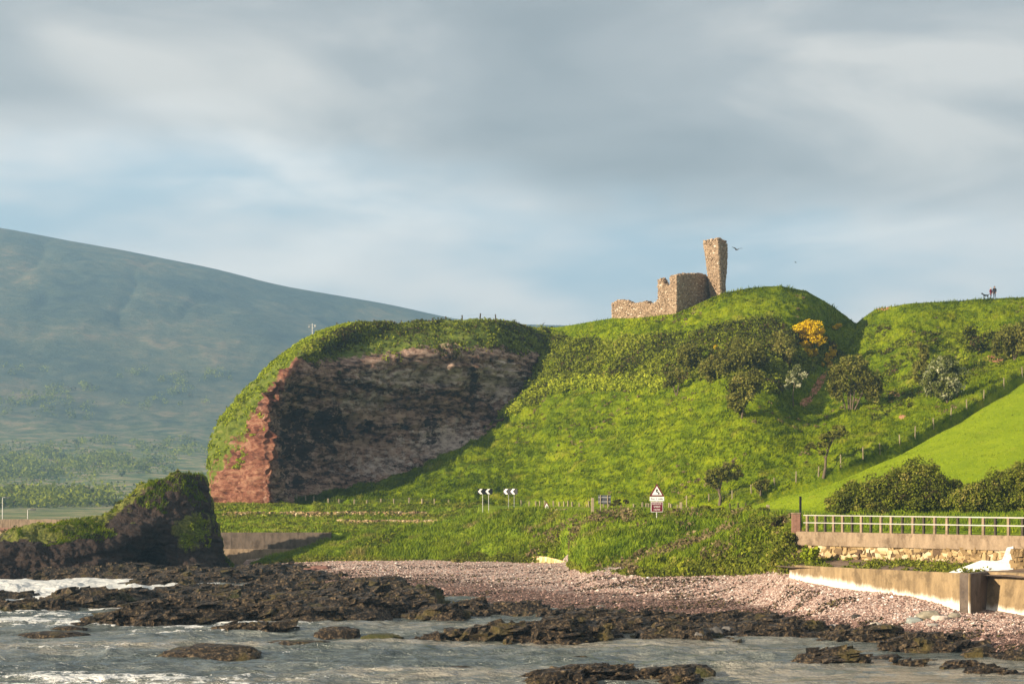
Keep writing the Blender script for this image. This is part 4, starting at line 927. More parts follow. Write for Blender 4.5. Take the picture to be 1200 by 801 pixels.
# dry stone bands along the road
def stoneband(name, x0, x1, Y, z0, z1, n_, label, m):
    lst = []
    for i in range(n_):
        k_ = RG.random(); zz = RG.random()
        lst.append((((x0 + (x1 - x0) * k_ - 600) / F * Y, Y - .3 + .5 * zz + RG.normal() * .08, z0 + (z1 - z0) * zz + RG.normal() * .04), (.10 + .16 * RG.random(), .14, .06 + .09 * RG.random()), RG.random() * 3))
    V, Fq = boxes(lst); V = np.array(V) + RG.normal(size=(len(V), 3)) * .04
    o = mesh_np(name, V, np.array(Fq), m, attrs={'tint': np.repeat(np.clip(RG.normal(size=n_) * .25 + .5, 0, 1), 8)})
    o['kind'] = 'stuff'; o['label'] = label; o['category'] = 'stones'
stoneband('roadside_stones', 262, 500, 241.6, 4.5, 5.4, 1900, 'band of pale loose stones edging the road under the cliff', M_ystone)
stoneband('yellow_stone_band', 395, 560, 226, 3.9, 4.6, 1100, 'low broken band of yellowish stones below the road', M_ystone)
stoneband('pink_stone_band', 612, 665, 203.4, 5.1, 6.0, 500, 'small outcrop of pink stones under the little triangular sign', M_pebble)
# eroded sandy edge of the bank
V = []; n_ = 90
for px_ in np.linspace(577, 668, n_):
    Y_ = np.interp(px_, [577, 620, 668], [186.3, 181.5, 175.5]); z0_ = .9; z1_ = np.interp(px_, [577, 585, 640, 668], [1.5, 2.1, 2.1, 1.7])
    for k_ in np.linspace(0, 1, 7): V.append(((px_ - 600) / F * Y_, Y_ + k_ * .35, z0_ + (z1_ - z0_) * k_))
V = np.array(V); V[:, 1] += vnoise(V, 1.6, 3, 3) * .35
b = mat('sandy_scarp'); n = b.noise(b.mapping(b.g, (2, 2, .5)), 1.6, 5, .7); col(b, b.ramp(n, [(.35, (.38, .22, .07)), (.5, (.58, .42, .20)), (.65, (.74, .62, .42))])); bump(b, n, .7, .12)
struct(mesh_np('eroded_bank_edge', V, gridfaces(n_, 7), b.m, smooth=True))

# harbour wall far left
hb = empty('harbour_wall', pt(40, 620, 318), 'sunlit stone harbour wall in front of the mountain at the left edge', 'wall')
x0, x1 = (-140 - 600) / F * 318, (108 - 600) / F * 318
for i in range(26):
    a_ = x0 + (x1 - x0) * i / 26 + .02; c_ = x0 + (x1 - x0) * (i + 1) / 26 - .02
    loc(wall_poly('parapet_block', [(a_, 318 + .05 * RG.random()), (c_, 318 + .05 * RG.random())], 2.15, 3.45 + .04 * RG.random(), .6, M_coping, hb, .05, .5, i), hb)
loc(wall_poly('ledge', [(x0, 317.4), (x1, 317.4)], 1.75, 2.15, 1.2, M_brick, hb, .05, .6, 5), hb)
loc(wall_poly('quay_face', [(x0, 317.7), (x1, 317.7)], -1.5, 1.75, 1.2, M_rubble, hb, .1, .6, 6), hb)
def lamp(px_, top, label):
    Y_ = 322; zb = 1.5; zt_ = zof(top, Y_); x_ = (px_ - 600) / F * Y_; e = empty('lamp_post', (x_, Y_, zb), label, 'lamp post', 'lamp posts on the harbour')
    V, Fq = tubes([[((0, 0, 0), .09), ((0, 0, zt_ - zb), .06)]], 8); mesh_np('pole', V, np.array(Fq), M_galv, e)
    V, Fq = tubes([[((0, 0, zt_ - zb), .05), ((.3, -.1, zt_ - zb + .12), .05), ((.9, -.2, zt_ - zb + .1), .05)]], 6); mesh_np('arm', V, np.array(Fq), M_galv, e)
    box('lamp_head', (.9, -.2, zt_ - zb + .05), (.42, .16, .10), M_signback, e)
lamp(3, 583, 'taller lamp post at the very left edge of the harbour'); lamp(32.5, 597, 'shorter lamp post with dark head above the harbour wall')

# ------------------------------------------------------------------ ruined castle
ca = empty('ruined_castle', pt(790, 372, 280), 'roofless ruin of warm rubble stone with a tall leaning tower stump on the green mound', 'castle')
def stones_on(face, ln, h0, h1, top, nrm, lst, tints, ch=.16, prot=.05):
    """face(s,z)->XY on the outer plane"""
    z = h0
    while z < h1:
        s_ = -RG.random() * .3
        while s_ < ln:
            w = .15 + .26 * RG.random() ** 1.3; sc__ = min(max(s_ + w / 2, .05), ln - .05)
            if z + ch * .6 < top(sc__) and RG.random() > .04:
                c_ = face(sc__, z + ch / 2); lst.append(((c_[0] + nrm[0] * prot * RG.random(), c_[1] + nrm[1] * prot * RG.random(), z + ch / 2 + RG.normal() * .015), (w / 2 - .018, .13, ch / 2 - .014), math.atan2(-nrm[0], nrm[1]) + RG.normal() * .04)); tints.append(np.clip(RG.normal() * .17 + .48 + (.3 if RG.random() > .93 else 0), 0, 1))
            s_ += w
        z += ch
def add_stones(lst, tints, name, parent):
    V, Fq = boxes(lst); V = np.array(V) + RG.normal(size=(len(V), 3)) * .022
    o = mesh_np(name, V, np.array(Fq), M_ruin, parent, attrs={'tint': np.repeat(tints, 8)}); o['kind'] = 'stuff'
    return o
def ruin_wall(name, A_, B_, th, prof, zb):
    """A_,B_ = (px,Y); prof = [(px, py top)]"""
    a_ = np.array([(A_[0] - 600) / F * A_[1], A_[1]]); c_ = np.array([(B_[0] - 600) / F * B_[1], B_[1]]); ln = np.linalg.norm(c_ - a_); u = (c_ - a_) / ln
    n_ = np.array([u[1], -u[0]]); n_ = n_ if n_[1] < 0 else -n_
    ss, zz = [], []
    for (p_, t_) in prof:
        q_ = lineP(A_, B_, p_); ss.append(np.dot(q_ - a_, u)); zz.append(zof(t_, q_[1]))
    top = lambda s_: float(np.interp(s_, ss, zz))
    V, Fq = [], []; N_ = int(ln / .22)
    for i in range(N_):
        s0, s1 = ln * i / N_, ln * (i + 1) / N_; zt_ = top((s0 + s1) / 2) - .12 + RG.normal() * .04; m_ = a_ + u * (s0 + s1) / 2 - n_ * th / 2
        b0 = len(V); v_, f_ = boxes([((m_[0], m_[1], (zb + zt_) / 2), ((s1 - s0) / 2, th / 2 - .08, (zt_ - zb) / 2), math.atan2(u[1], u[0]))]); V += v_; Fq += [tuple(k_ + b0 for k_ in f) for f in f_]
    w = loc(mesh_np(name, V, np.array(Fq), M_mortar, ca), ca)
    lst, ti = [], []
    stones_on(lambda s_, z: a_ + u * s_ - n_ * .10, ln, zb, max(zz) + .2, top, n_, lst, ti)
    stones_on(lambda s_, z: a_ + u * s_ - n_ * (th - .10), ln, zb, max(zz) + .2, top, -n_, lst, ti)
    for e_, sg in ((a_, -u), (c_, u)): stones_on(lambda s_, z: e_ - n_ * s_ - sg * .06, th, zb, top(0 if sg is not u else ln), lambda s_: top(0.05) if (sg == -u).all() else top(ln - .05), sg, lst, ti)
    for i in range(int(ln / .28)):                       # loose cap stones
        s_ = (i + .5) * .28; zt_ = top(s_)
        for k_ in (.25, .6):
            p_ = a_ + u * s_ - n_ * th * k_; lst.append(((p_[0], p_[1], zt_ - .05 + RG.normal() * .06), (.15, .16, .10), RG.random() * 3)); ti.append(np.clip(RG.normal() * .2 + .35, 0, 1))
    o = add_stones(lst, ti, 'stonework', w)
ruin_wall('curtain_wall', (717.5, 293.5), (792.5, 284.6), 1.0, [(717, 355), (725, 351.3), (734, 352), (742, 356), (751, 354.5), (757, 352), (762, 357), (767, 353.5), (770.2, 352), (771, 328), (775, 325.5), (779, 332.4), (782, 335), (787, 334.6), (790, 332), (790.8, 324), (792.5, 322.5)], 29.5)
ruin_wall('shaded_gable_wall', (792.5, 284.8), (834, 293), 1.0, [(792, 322.6), (800, 321), (807, 320.6), (818, 320.3), (826, 322), (830, 324), (834, 325)], 29.5)
# tower stump: four faces from sections (left, near corner, right) by height
sec = [(363, 835, 845.5, 851.5), (351, 833.5, 844.3, 851), (330, 831, 843.2, 849.8), (312, 828.5, 842.3, 851.6), (298, 826.8, 841.6, 852.2), (284, 824.8, 841, 852), (279.5, 824.3, 841, 850.5)]
rings = []
for (py_, l_, c_, r_) in sec:
    z = zof(py_, 288.5); Lp = np.array([(l_ - 600) / F * 291., 291.]); Cp = np.array([(c_ - 600) / F * 288, 288.]); Rp = np.array([(r_ - 600) / F * 291.5, 291.5]); Bp = Lp + Rp - Cp
    rings.append((z, Lp, Cp, Rp, Bp))
zs = [r_[0] for r_ in rings]
def corner(k_, z): return np.array([np.interp(z, zs, [r_[k_][j] for r_ in rings]) for j in (0, 1)])
ztop = lambda k_: zs[-1] - .1
V, Fq = [], []; zl = np.linspace(zs[0], zs[-1] - .15, 26); cen = lambda z: sum(corner(k_, z) for k_ in (1, 2, 3, 4)) / 4
for z in zl:
    for k_ in (1, 2, 3, 4): p_ = corner(k_, z); p_ = p_ + (cen(z) - p_) * .10; V.append((p_[0], p_[1], z))
for i in range(25):
    for k_ in range(4): a_ = i * 4 + k_; c_ = i * 4 + (k_ + 1) % 4; Fq.append((a_, c_, c_ + 4, a_ + 4))
Fq.append((100, 101, 102, 103)); tw = loc(mesh_np('tower', V, np.array(Fq), M_mortar, ca), ca); lst, ti = [], []
for k0, k1 in ((1, 2), (2, 3), (3, 4), (4, 1)):
    z = zs[0]
    while z < zs[-1] - .05:
        a_, c_ = corner(k0, z), corner(k1, z); ln = np.linalg.norm(c_ - a_); u = (c_ - a_) / ln; n_ = np.array([u[1], -u[0]]); 
        if np.dot(n_, a_ - cen(z)) < 0: n_ = -n_
        s_ = -RG.random() * .2
        tp = zs[-1] + (.25 if (k0, k1) == (2, 3) else 0)
        while s_ < ln:
            w = .2 + .3 * RG.random(); sc__ = min(max(s_ + w / 2, .08), ln - .08); p_ = a_ + u * sc__ - n_ * (.12 - .07 * RG.random())
            if RG.random() > .03 + .4 * (z > zs[-1] - .35): lst.append(((p_[0], p_[1], z + .1), (w / 2 - .018, .13, .086), math.atan2(u[1], u[0]) + RG.normal() * .04)); ti.append(np.clip(RG.normal() * .17 + .48, 0, 1))
            s_ += w
        z += .2
for i in range(40):
    k_ = RG.random(); j_ = RG.random(); z = zs[-1]; p_ = corner(1, z) * (1 - k_) * (1 - j_) + corner(2, z) * k_ * (1 - j_) + corner(4, z) * (1 - k_) * j_ + corner(3, z) * k_ * j_
    lst.append(((p_[0], p_[1], z - .1 + .22 * k_ * RG.random()), (.18, .16, .13), RG.random() * 3)); ti.append(.3)
add_stones(lst, ti, 'stonework', tw)

# ------------------------------------------------------------------ trees and bushes
def plant(name, label, cat, patch, bx_, by_, blobs, m=M_dark, leaf=.22, trunk=None, dens=1.0, group=None, Yoff=0, depth=.85, tv=.5, Yfix=None, shell=.5):
    """blobs: (dx, dy, rx, ry) in photo pixels from the foot, dy up"""
    P0 = patch.at(bx_, by_) if Yfix is None else Vector(pt(bx_, by_, Yfix)); P0.z -= .1; s_ = P0.y / F; e = empty(name, P0, label, cat, group)
    Ps, Ns, T = [], [], []
    for i, (dx, dy, rx, ry) in enumerate(blobs):
        r = (rx * s_, rx * s_ * depth, ry * s_); n_ = int(dens * 16 * (rx * ry) ** .8)
        # sub-clumps give light and dark masses
        k_ = max(6, int(rx * ry / 9)); d_ = unit(k_); cc = d_ * (.55 + .42 * RG.random((k_, 1))) * np.array(r)
        for j in range(k_):
            q_ = .26 + .24 * RG.random(); P, N = crown_pts(cc[j] + np.array([dx * s_, RG.normal() * .1, dy * s_]), tuple(np.array(r) * q_), max(12, int(n_ / k_ * 1.8)), shell, i * 31 + j * 5 + 1)
            Ps.append(P); Ns.append(N); T.append(np.clip(tv + RG.normal() * .2 + RG.normal(size=len(P)) * .14, 0, 1))
    P = np.concatenate(Ps); N = np.concatenate(Ns); T = np.concatenate(T); V, Fc = leaves_arr(P, leaf * (.6 + .8 * RG.random(len(P))), .7, N)
    mesh_np('crown' if trunk else 'foliage', V, Fc, m, e, attrs={'tint': np.repeat(T, 3)})
    if trunk:
        paths = [[((x_ * s_, RG.normal() * .12 if i else 0, z_ * s_), r_ * s_) for i, (x_, z_, r_) in enumerate(t)] for t in trunk]
        V, Fq = tubes(paths, 7); mesh_np('trunk', V, np.array(Fq), M_bark, e, smooth=True)
    return e
def branches(x, z, n, ln, spread=1.0, r=1.0, rng=random):
    out = []
    for i in range(n):
        a = rng.uniform(-.9, .9) * spread; l_ = ln * rng.uniform(.6, 1.1); mx_ = x + math.sin(a) * l_ * .5 + rng.uniform(-1, 1); mz = z + math.cos(a) * l_ * .55
        out.append([(x, z, r * .5), (mx_, mz, r * .32), (x + math.sin(a) * l_, z + math.cos(a) * l_, r * .12)])
    return out
plant('thorn_tree', 'leftmost wind-bent thorn tree, round crown leaning right, above the verge bushes', 'tree', hill, 843, 589, [(0, 36, 15, 9), (-10, 30, 8, 8), (12, 41, 14, 9), (20, 36, 8, 6), (-3, 26, 7, 5)], M_dark, .19, [[(0, 0, 2.2), (1, 10, 1.7), (-1, 18, 1.5), (2, 28, 1.0), (5, 38, .5)]] + branches(0, 16, 9, 22, 1.1, 1.6), .8, 'lone wind-bent trees', tv=.42)
plant('thorn_tree', 'tall crooked thorn tree with sparse flat top, rooted in the shaded ditch', 'tree', hill, 966, 560, [(12, 52, 15, 7), (18, 57, 8, 5), (2, 44, 9, 7), (-14, 36, 7, 5), (-2, 30, 5, 4)], M_dark, .18, [[(0, 0, 2.0), (2, 12, 1.6), (3, 24, 1.4), (7, 36, 1.0), (14, 50, .5)], [(3, 22, 1.0), (-4, 32, .6), (-14, 36, .3)], [(5, 30, .9), (1, 42, .5), (2, 48, .3)]] + branches(6, 36, 6, 18, 1.0, 1.2), .65, 'lone wind-bent trees', tv=.4)
plant('thorn_tree', 'small low thorn bush between the two wind-bent trees', 'tree', hill, 893, 579, [(0, 11, 9, 7), (5, 14, 7, 5)], M_dark, .17, [[(0, 0, 1.3), (0, 6, .9), (3, 11, .5)]] + branches(0, 5, 5, 9, 1.0, 1.1), .9, 'lone wind-bent trees', tv=.42)
plant('thorn_tree', 'broad many-stemmed thorn bush on the right hill beside the earthy gully', 'tree', hill, 998, 478, [(2, 38, 24, 20), (-14, 30, 14, 18), (20, 30, 16, 20), (4, 54, 16, 10), (28, 24, 10, 14)], M_dark, .2, [[(-6, 0, 1.0), (-9, 15, .8), (-14, 30, .4)], [(-2, 0, 1.1), (-3, 18, .8), (-4, 40, .4)], [(2, 0, 1.1), (4, 18, .8), (8, 42, .4)], [(5, 0, 1), (12, 16, .7), (20, 34, .4)], [(0, 0, 1), (0, 20, .7), (2, 44, .3)]] + branches(0, 16, 8, 26, 1.0, 1.2), .8, tv=.45)
plant('hawthorn', 'flowering hawthorn flecked with cream blossom on the right hill', 'tree', hill, 1110, 470, [(-2, 44, 18, 13), (6, 28, 20, 14), (-16, 24, 14, 14), (0, 14, 16, 9)], M_haw, .2, [[(0, 0, 1.2), (-4, 14, 1), (-12, 26, .6)], [(0, 0, 1.2), (2, 18, .9), (2, 40, .4)]] + branches(-14, 16, 5, 16, 1.2, 1.2), 1, tv=.50)
plant('leafy_shrub', 'small vivid green shrub just right of the flowering hawthorn top', 'shrub', hill, 1127, 432, [(0, 10, 8, 9), (4, 15, 6, 5)], M_fresh, .2, tv=.6)
plant('thorn_bush', 'dark thorn clump directly under the ruined wall, upper one with pale branches', 'shrub', hill, 868, 436, [(0, 20, 24, 18), (-18, 16, 15, 16), (18, 22, 14, 14)], M_dark, .21, [[(2, 0, 1), (4, 14, .8), (16, 28, .4)], [(0, 0, 1), (-3, 16, .7), (-12, 24, .3)]] + branches(0, 6, 6, 22, 1.1, 1.2), .9, tv=.48)
plant('thorn_bush', 'slanting thorn clump lowest on the slope, with a pale stone at its foot', 'shrub', hill, 868, 488, [(2, 34, 18, 16), (10, 44, 18, 12), (-6, 22, 12, 12), (0, 12, 9, 8)], M_dark, .21, [[(0, 0, 1.2), (2, 14, .8), (8, 34, .4)]], 1, tv=.46)
plant('thorn_bush', 'dusky bush on the flank below the shaded gable wall', 'shrub', hill, 832, 448, [(0, 16, 13, 14), (6, 26, 10, 9)], M_dark, .21, tv=.5)
plant('thorn_bush', 'tall dark bush beside the red earth patch left of centre on the flank', 'shrub', hill, 806, 436, [(0, 20, 14, 15), (8, 28, 10, 10)], M_dark, .21, tv=.42)
plant('thorn_bush', 'thin bare-stemmed bush at the top of the grass slope under the castle', 'shrub', hill, 792, 462, [(-2, 24, 14, 10), (-8, 16, 8, 6)], M_dark, .19, [[(0, 0, .9), (-4, 12, .6), (-10, 20, .3)], [(0, 0, .9), (2, 12, .6), (4, 24, .3)]], .6, tv=.5)
plant('thorn_bush', 'grey green bush left of the flowering gorse foot', 'shrub', hill, 922, 424, [(0, 18, 15, 14), (-10, 28, 10, 10)], M_dark, .2, [[(0, 0, .9), (6, 14, .6), (14, 26, .3)]], .9, tv=.62)
plant('hawthorn', 'small pale-topped hawthorn on a thin stem beside the earthy gully', 'tree', hill, 930, 476, [(4, 42, 11, 8), (0, 30, 10, 8), (-6, 22, 6, 5)], M_haw, .19, [[(0, 0, .9), (-1, 14, .7), (2, 34, .4)]], .8, tv=.52)
plant('gorse_bush', 'large gorse bush ablaze with golden flowers on the shoulder of the mound', 'shrub', hill, 950, 424, [(-8, 44, 13, 9), (2, 38, 15, 12), (8, 26, 11, 10), (-4, 18, 12, 9), (-2, 10, 8, 6)], M_gorse, .2, tv=.62)
plant('gorse_bush', 'small round gorse bush on the dark side of the mound, nearest the skyline', 'shrub', hill, 982, 386, [(0, 6, 7, 5)], M_gorse, .2, tv=.62)
plant('gorse_bush', 'narrow gorse growing down the gully edge', 'shrub', hill, 968, 428, [(10, 22, 5, 6), (5, 13, 6, 7), (0, 3, 6, 6)], M_gorse, .2, tv=.58)
plant('gorse_bush', 'tiny gorse speck amid the scrub below the castle', 'shrub', hill, 838, 409, [(0, 3, 5, 4)], M_gorse, .2, tv=.62)
plant('thorn_tree', 'large dark thorn clump at the right edge of the hill under the skyline', 'tree', hill, 1188, 420, [(0, 24, 20, 17), (-14, 18, 12, 13), (14, 30, 18, 18)], M_dark, .21, [[(0, 0, 1.2), (-4, 14, .9), (-10, 28, .4)], [(0, 0, 1.2), (6, 16, .8), (14, 30, .4)]] + branches(0, 8, 6, 20, 1.2, 1.2), 1, tv=.4)
plant('thorn_bush', 'brownish bush above the pink earth patch at the right', 'shrub', hill, 1152, 412, [(-8, 14, 15, 11), (8, 17, 12, 10), (-18, 22, 10, 9)], M_scrub, .2, tv=.42)
plant('thorn_bush', 'upright ragged bush left of the flowering hawthorn', 'shrub', hill, 1078, 448, [(0, 14, 10, 12), (4, 30, 9, 12), (4, 44, 7, 8)], M_dark, .2, tv=.52)
# hedge behind the railing
hz_ = 6.2
def hedge(label, Yh, lst):
    bx_ = lst[0][0]; py_ = HY - (hz_ - CH) * F / Yh
    plant('hedge', label, 'hedge', hill, bx_, py_, [(a_ - bx_, py_ - c_, rx, ry) for (a_, c_, rx, ry) in lst], M_hedge, .125, dens=1.7, Yfix=Yh, tv=.52, depth=.9)
hedge('long bushy hedge of dense green thorn behind the railing, its crown highest in the middle', 160, [(985, 588, 18, 12), (1002, 580, 20, 15), (1025, 575, 20, 18), (1050, 568, 22, 22), (1075, 560, 24, 22), (1095, 566, 20, 20), (1065, 580, 28, 16), (1112, 576, 20, 17), (1090, 583, 26, 14), (1030, 588, 24, 11)])
hedge('dark reddish green hedge behind the railing at the far right', 154, [(1135, 582, 20, 16), (1155, 576, 20, 18), (1175, 570, 20, 20), (1198, 564, 22, 22), (1222, 562, 24, 24), (1165, 588, 28, 12), (1205, 586, 30, 14), (1245, 570, 24, 20)])
plant('bramble_bush', 'dark bramble mound on the bank just left of the short pillar', 'shrub', bank, 922, 612, [(0, 6, 14, 7), (-9, 4, 9, 5)], M_hedge, .15, tv=.3)
plant('bramble_bush', 'reddish stemmed bush at the end of the bank, beside the retaining wall', 'shrub', bank, 918, 662, [(0, 16, 15, 14), (8, 30, 11, 12), (-12, 12, 12, 10), (12, 12, 10, 10)], M_hedge, .15, tv=.62)
plant('leafy_shrub', 'bright yellow green shrub growing against the yellow rubble wall', 'shrub', apron, 950, 662, [(0, 14, 9, 12), (3, 6, 9, 7)], M_fresh, .15, Yfix=126.5, tv=.42)
plant('bramble_bush', 'low dark bush on the verge at the foot of the leftmost wind-bent tree', 'shrub', bank, 822, 604, [(0, 7, 11, 6), (10, 8, 10, 6)], M_dark, .15, Yfix=172, tv=.45)
plant('bramble_bush', 'olive bush on the verge beside the smallest thorn bush', 'shrub', bank, 888, 603, [(-4, 7, 11, 7), (8, 8, 7, 6)], M_hedge, .15, Yfix=163, tv=.55)
plant('bramble_bush', 'brown bush on the verge directly below the leftmost wind-bent tree', 'shrub', bank, 848, 604, [(0, 6, 12, 6)], M_hedge, .15, Yfix=168, tv=.42)
plant('clipped_hedge', 'short flat-topped dark hedge on thin stems beside the grey sign back', 'hedge', bank, 726, 600, [(0, 14, 6, 3), (-6, 12, 5, 3), (7, 13.5, 5, 3)], M_dark, .12, [[(-8, 0, .4), (-7, 12, .3)], [(-3, 0, .4), (-3, 13, .3)], [(2, 0, .4), (2, 13, .3)], [(7, 0, .4), (8, 13, .3)]], Yfix=181, tv=.2)
for (px_, py_, rx, ry, lb) in ((797, 668, 10, 8, 'pale yellow green plant at the foot of the bank, edge of the shingle'), (742, 672, 12, 7, 'straw coloured clump at the bank foot, left of the pale plant'), (538, 657, 8, 3, 'small green plant growing out on the shingle left of the sandy edge')):
    plant('shore_plant', lb, 'plant', beach if py_ < 660 else bank, px_, py_, [(0, ry * .7, rx, ry), (rx * .6, ry * .6, rx * .6, ry * .7)], {797: M_fresh, 742: M_dead, 538: M_dark}[px_], .14, tv=.7)
P, N = terr.sample(3000, .10, .95, 0, 1, lambda P, N, r, c: (vnoise(P, .4, 76, 2) > -.2) * 1.)
stuff(clumps('roadside_growth', P, .22 + .35 * RG.random(len(P)), 34, .17, M_hedge, tb=np.clip(.65 + .5 * vnoise(P, .25, 78, 2) + .15 * RG.normal(size=len(P)), 0, 1), flat_=.6), 'tangled green and straw growth on the terrace above the grey sea wall', 'undergrowth')
# apron weeds
P, N = apron.sample(900, .15, .95, 0, 1, lambda P, N, r, c: (vnoise(P, .5, 66, 2) > -.1) * (c < .60) * (1 - .5 * (np.abs(r - .5) < .25)))
stuff(clumps('apron_weeds', P, .16 + .2 * RG.random(len(P)), 26, .13, M_hedge, tb=np.clip(.6 + .2 * RG.normal(size=len(P)), 0, 1)), 'green weeds growing on the apron between the two sea walls', 'weeds')

# ------------------------------------------------------------------ fences
V, Fq = boxes([((0, 0, .5), (.06, .05, .5), 0)]); POST = mesh_np('post', V, np.array(Fq), M_wood, link=False).data; POSTD = mesh_np('post', V, np.array(Fq), M_woodd, link=False).data
def fence(label, patch, ps, dark=False, wire=True, Yfix=None, wd=1.0, zb=None):
    """ps: (px, base py, height px)"""
    pos = []
    for (px_, py_, h_) in ps:
        p = patch.at(px_, py_) if Yfix is None else Vector(pt(px_, py_, Yfix)); pos.append((p, h_ * p.y / F))
    e = empty('fence', pos[0][0], label, 'fence')
    tops = []
    for (p, h_) in pos:
        o = bpy.data.objects.new('post', POSTD if dark else POST); COL.objects.link(o); o.parent = e; q_ = p - pos[0][0]; o.location = (q_.x, q_.y, q_.z - .25); o.scale = (wd, wd, h_ + .25)
        o.rotation_euler = (RG.normal() * .04, RG.normal() * .05, RG.random()); tops.append((q_, h_))
    if wire:
        paths = []
        for k_ in (.9, .6, .3): paths.append([((q_.x, q_.y - .06, q_.z + h_ * k_), .007) for q_, h_ in tops])
        V, Fq = tubes(paths, 4); mesh_np('wire', V, np.array(Fq), M_wire, e)
fence('pale posts along the foot of the shaded cliff face', hill, [(341, 581, 7), (348, 583, 7), (358, 585.5, 7.5), (368, 587, 8), (384.5, 588, 6), (397.5, 589, 6), (414, 589, 6), (429, 589, 5), (445, 589.5, 6), (461, 590, 5), (478, 591, 7), (494, 591, 6), (509, 591.5, 5.5), (524, 591.5, 6), (537, 592, 5)], wd=1.4)
fence('line of short pale posts along the road at the foot of the green slope', hill, [(x_, 593.5 + (x_ - 549) * .030, h_) for x_, h_ in ((549, 7), (558, 6), (570, 6), (582, 7), (590, 7), (600, 6), (609, 7), (618, 6), (626, 7), (631, 7), (637, 8), (647, 8), (654, 7), (659, 8), (665, 9), (670, 8), (676, 8), (686, 9), (689, 10), (705, 8), (712, 8), (742, 8), (751, 10), (755, 9), (759, 9), (782, 10), (786, 9), (792, 8))], wd=1.2)
fence('weathered field fence climbing along the shaded ditch between slope and smooth field', hill, [(830.5, 585, 9), (856.6, 583, 10), (882, 577, 10), (908.4, 568, 9), (933.6, 562, 12), (958.4, 556, 12), (985.6, 546, 15), (1013, 536, 12), (1032, 529, 11), (1055.5, 519, 11), (1074, 511, 13), (1095, 500, 11), (1115, 489, 11), (1134, 478, 10), (1154, 466, 11), (1177.5, 453, 11), (1198, 441, 11)], wd=.85)
fence('dark skyline posts along the top of the cliff', hill, [(x_, t_ + 12, 12) for x_, t_ in ((394.5, 377.5), (408, 376), (433, 376), (451, 375.3), (470, 375), (487, 373.5), (507, 372.5), (523, 370.5), (542, 369), (562, 367), (581, 368))], True, True, 299, 1.3)
fence('few thin dark posts on the verge below the shaded ditch', bank, [(856, 598, 9), (865, 598, 9), (874, 598, 9), (898, 600, 8)], True, True, 178, .8)
def single_post(px_, py_, h_, Yx, label, m=M_wood, w=.09, name='marker_post'):
    p = pt(px_, py_, Yx); hh = h_ * Yx / F; o = box(name, (p[0], p[1], p[2] + hh / 2 - .15), (w, w, hh / 2 + .15), m); tag(o, label, 'post')
single_post(694.5, 600, 17, 183, 'thick pale gatepost left of the grey sign back', w=.13)
single_post(798, 600, 12, 176, 'thick pale post beside the low rail seat on the verge', w=.11)
single_post(804.5, 596, 16, 200, 'thin tall pale post behind the low rail seat', w=.05)
single_post(900, 601, 10, 165, 'short stout post beside the olive bush on the verge', w=.13)
# antenna on the cliff edge
e = empty('mast', pt(366, 396, 286), 'thin grey mast with small cross arms on the cliff edge', 'mast')
V, Fq = tubes([[((0, 0, -1), .06), ((0, 0, 2.1), .04)], [((-.55, 0, 1.9), .03), ((.55, 0, 1.9), .03)], [((-.4, 0, 1.5), .03), ((.3, 0, 1.5), .03)]], 6); mesh_np('pole', V, np.array(Fq), M_galv, e); box('aerial_box', (.4, 0, 1.75), (.12, .1, .16), M_galv, e); box('aerial_box', (-.45, 0, 1.6), (.1, .1, .12), M_galv, e)

# ------------------------------------------------------------------ signs
def prism(name, out, y0, y1, m, parent):
    n_ = len(out); V = [(x_, y0, z_) for x_, z_ in out] + [(x_, y1, z_) for x_, z_ in out]
    return mesh_np(name, V, [np.array([list(range(n_))]), np.array([list(range(2 * n_ - 1, n_ - 1, -1))]), np.array([(i, i + n_, (i + 1) % n_ + n_, (i + 1) % n_) for i in range(n_)])], m, parent)
def text(s, size, loc_, m, parent, name='lettering'):
    cu = bpy.data.curves.new('lettering', 'FONT'); cu.body = s; cu.size = size; cu.extrude = .004; cu.align_x = 'CENTER'; cu.align_y = 'CENTER'; cu.offset = .0
    t = bpy.data.objects.new('t', cu); COL.objects.link(t); bpy.context.view_layer.update(); me = bpy.data.meshes.new_from_object(t); bpy.data.objects.remove(t); me.materials.clear(); me.materials.append(m)
    o = bpy.data.objects.new(name, me); COL.objects.link(o); o.parent = parent; o.location = loc_; o.rotation_euler = (R(90), 0, 0); o['kind'] = 'stuff'; return o
def chevron_sign(px_, pyc, Y_, w, h, rz, label, gz):
    e = empty('chevron_sign', ((px_ - 600) / F * Y_, Y_, gz), label, 'road sign', 'bend chevron signs'); e.rotation_euler.z = rz; zc = zof(pyc, Y_) - gz
    prism('board', [(-w / 2, zc - h / 2), (w / 2, zc - h / 2), (w / 2, zc + h / 2), (-w / 2, zc + h / 2)], -.03, .03, M_black, e)
    for k_ in (0, 1):
        x0_ = -w / 2 + .03 + k_ * w / 2; a = h / 2 - .03; t_ = w * .16
        prism('chevron', [(x0_, zc), (x0_ + a * .9, zc - a), (x0_ + a * .9 + t_, zc - a), (x0_ + t_, zc), (x0_ + a * .9 + t_, zc + a), (x0_ + a * .9, zc + a)], -.05, -.031, M_signw, e)
    for x_ in (-w * .16, w * .24):
        V, Fq = tubes([[((x_, .08, -.3), .032), ((x_, .08, zc + h / 2 - .05), .032)]], 8); mesh_np('post', V, np.array(Fq), M_galv, e)
chevron_sign(568.5, 575.5, 214, 1.62, .62, .05, 'black and white double chevron board pointing left, the left one, crisp black', 5.95)
chevron_sign(598.2, 575.5, 208, 1.62, .62, -.45, 'double chevron board pointing left, the right one, turned so its black looks grey', 5.9)
def tri_out(w, zc, r=.0): h_ = w * .87; return [(-w / 2, zc - h_ / 3), (w / 2, zc - h_ / 3), (0, zc + h_ * 2 / 3)]
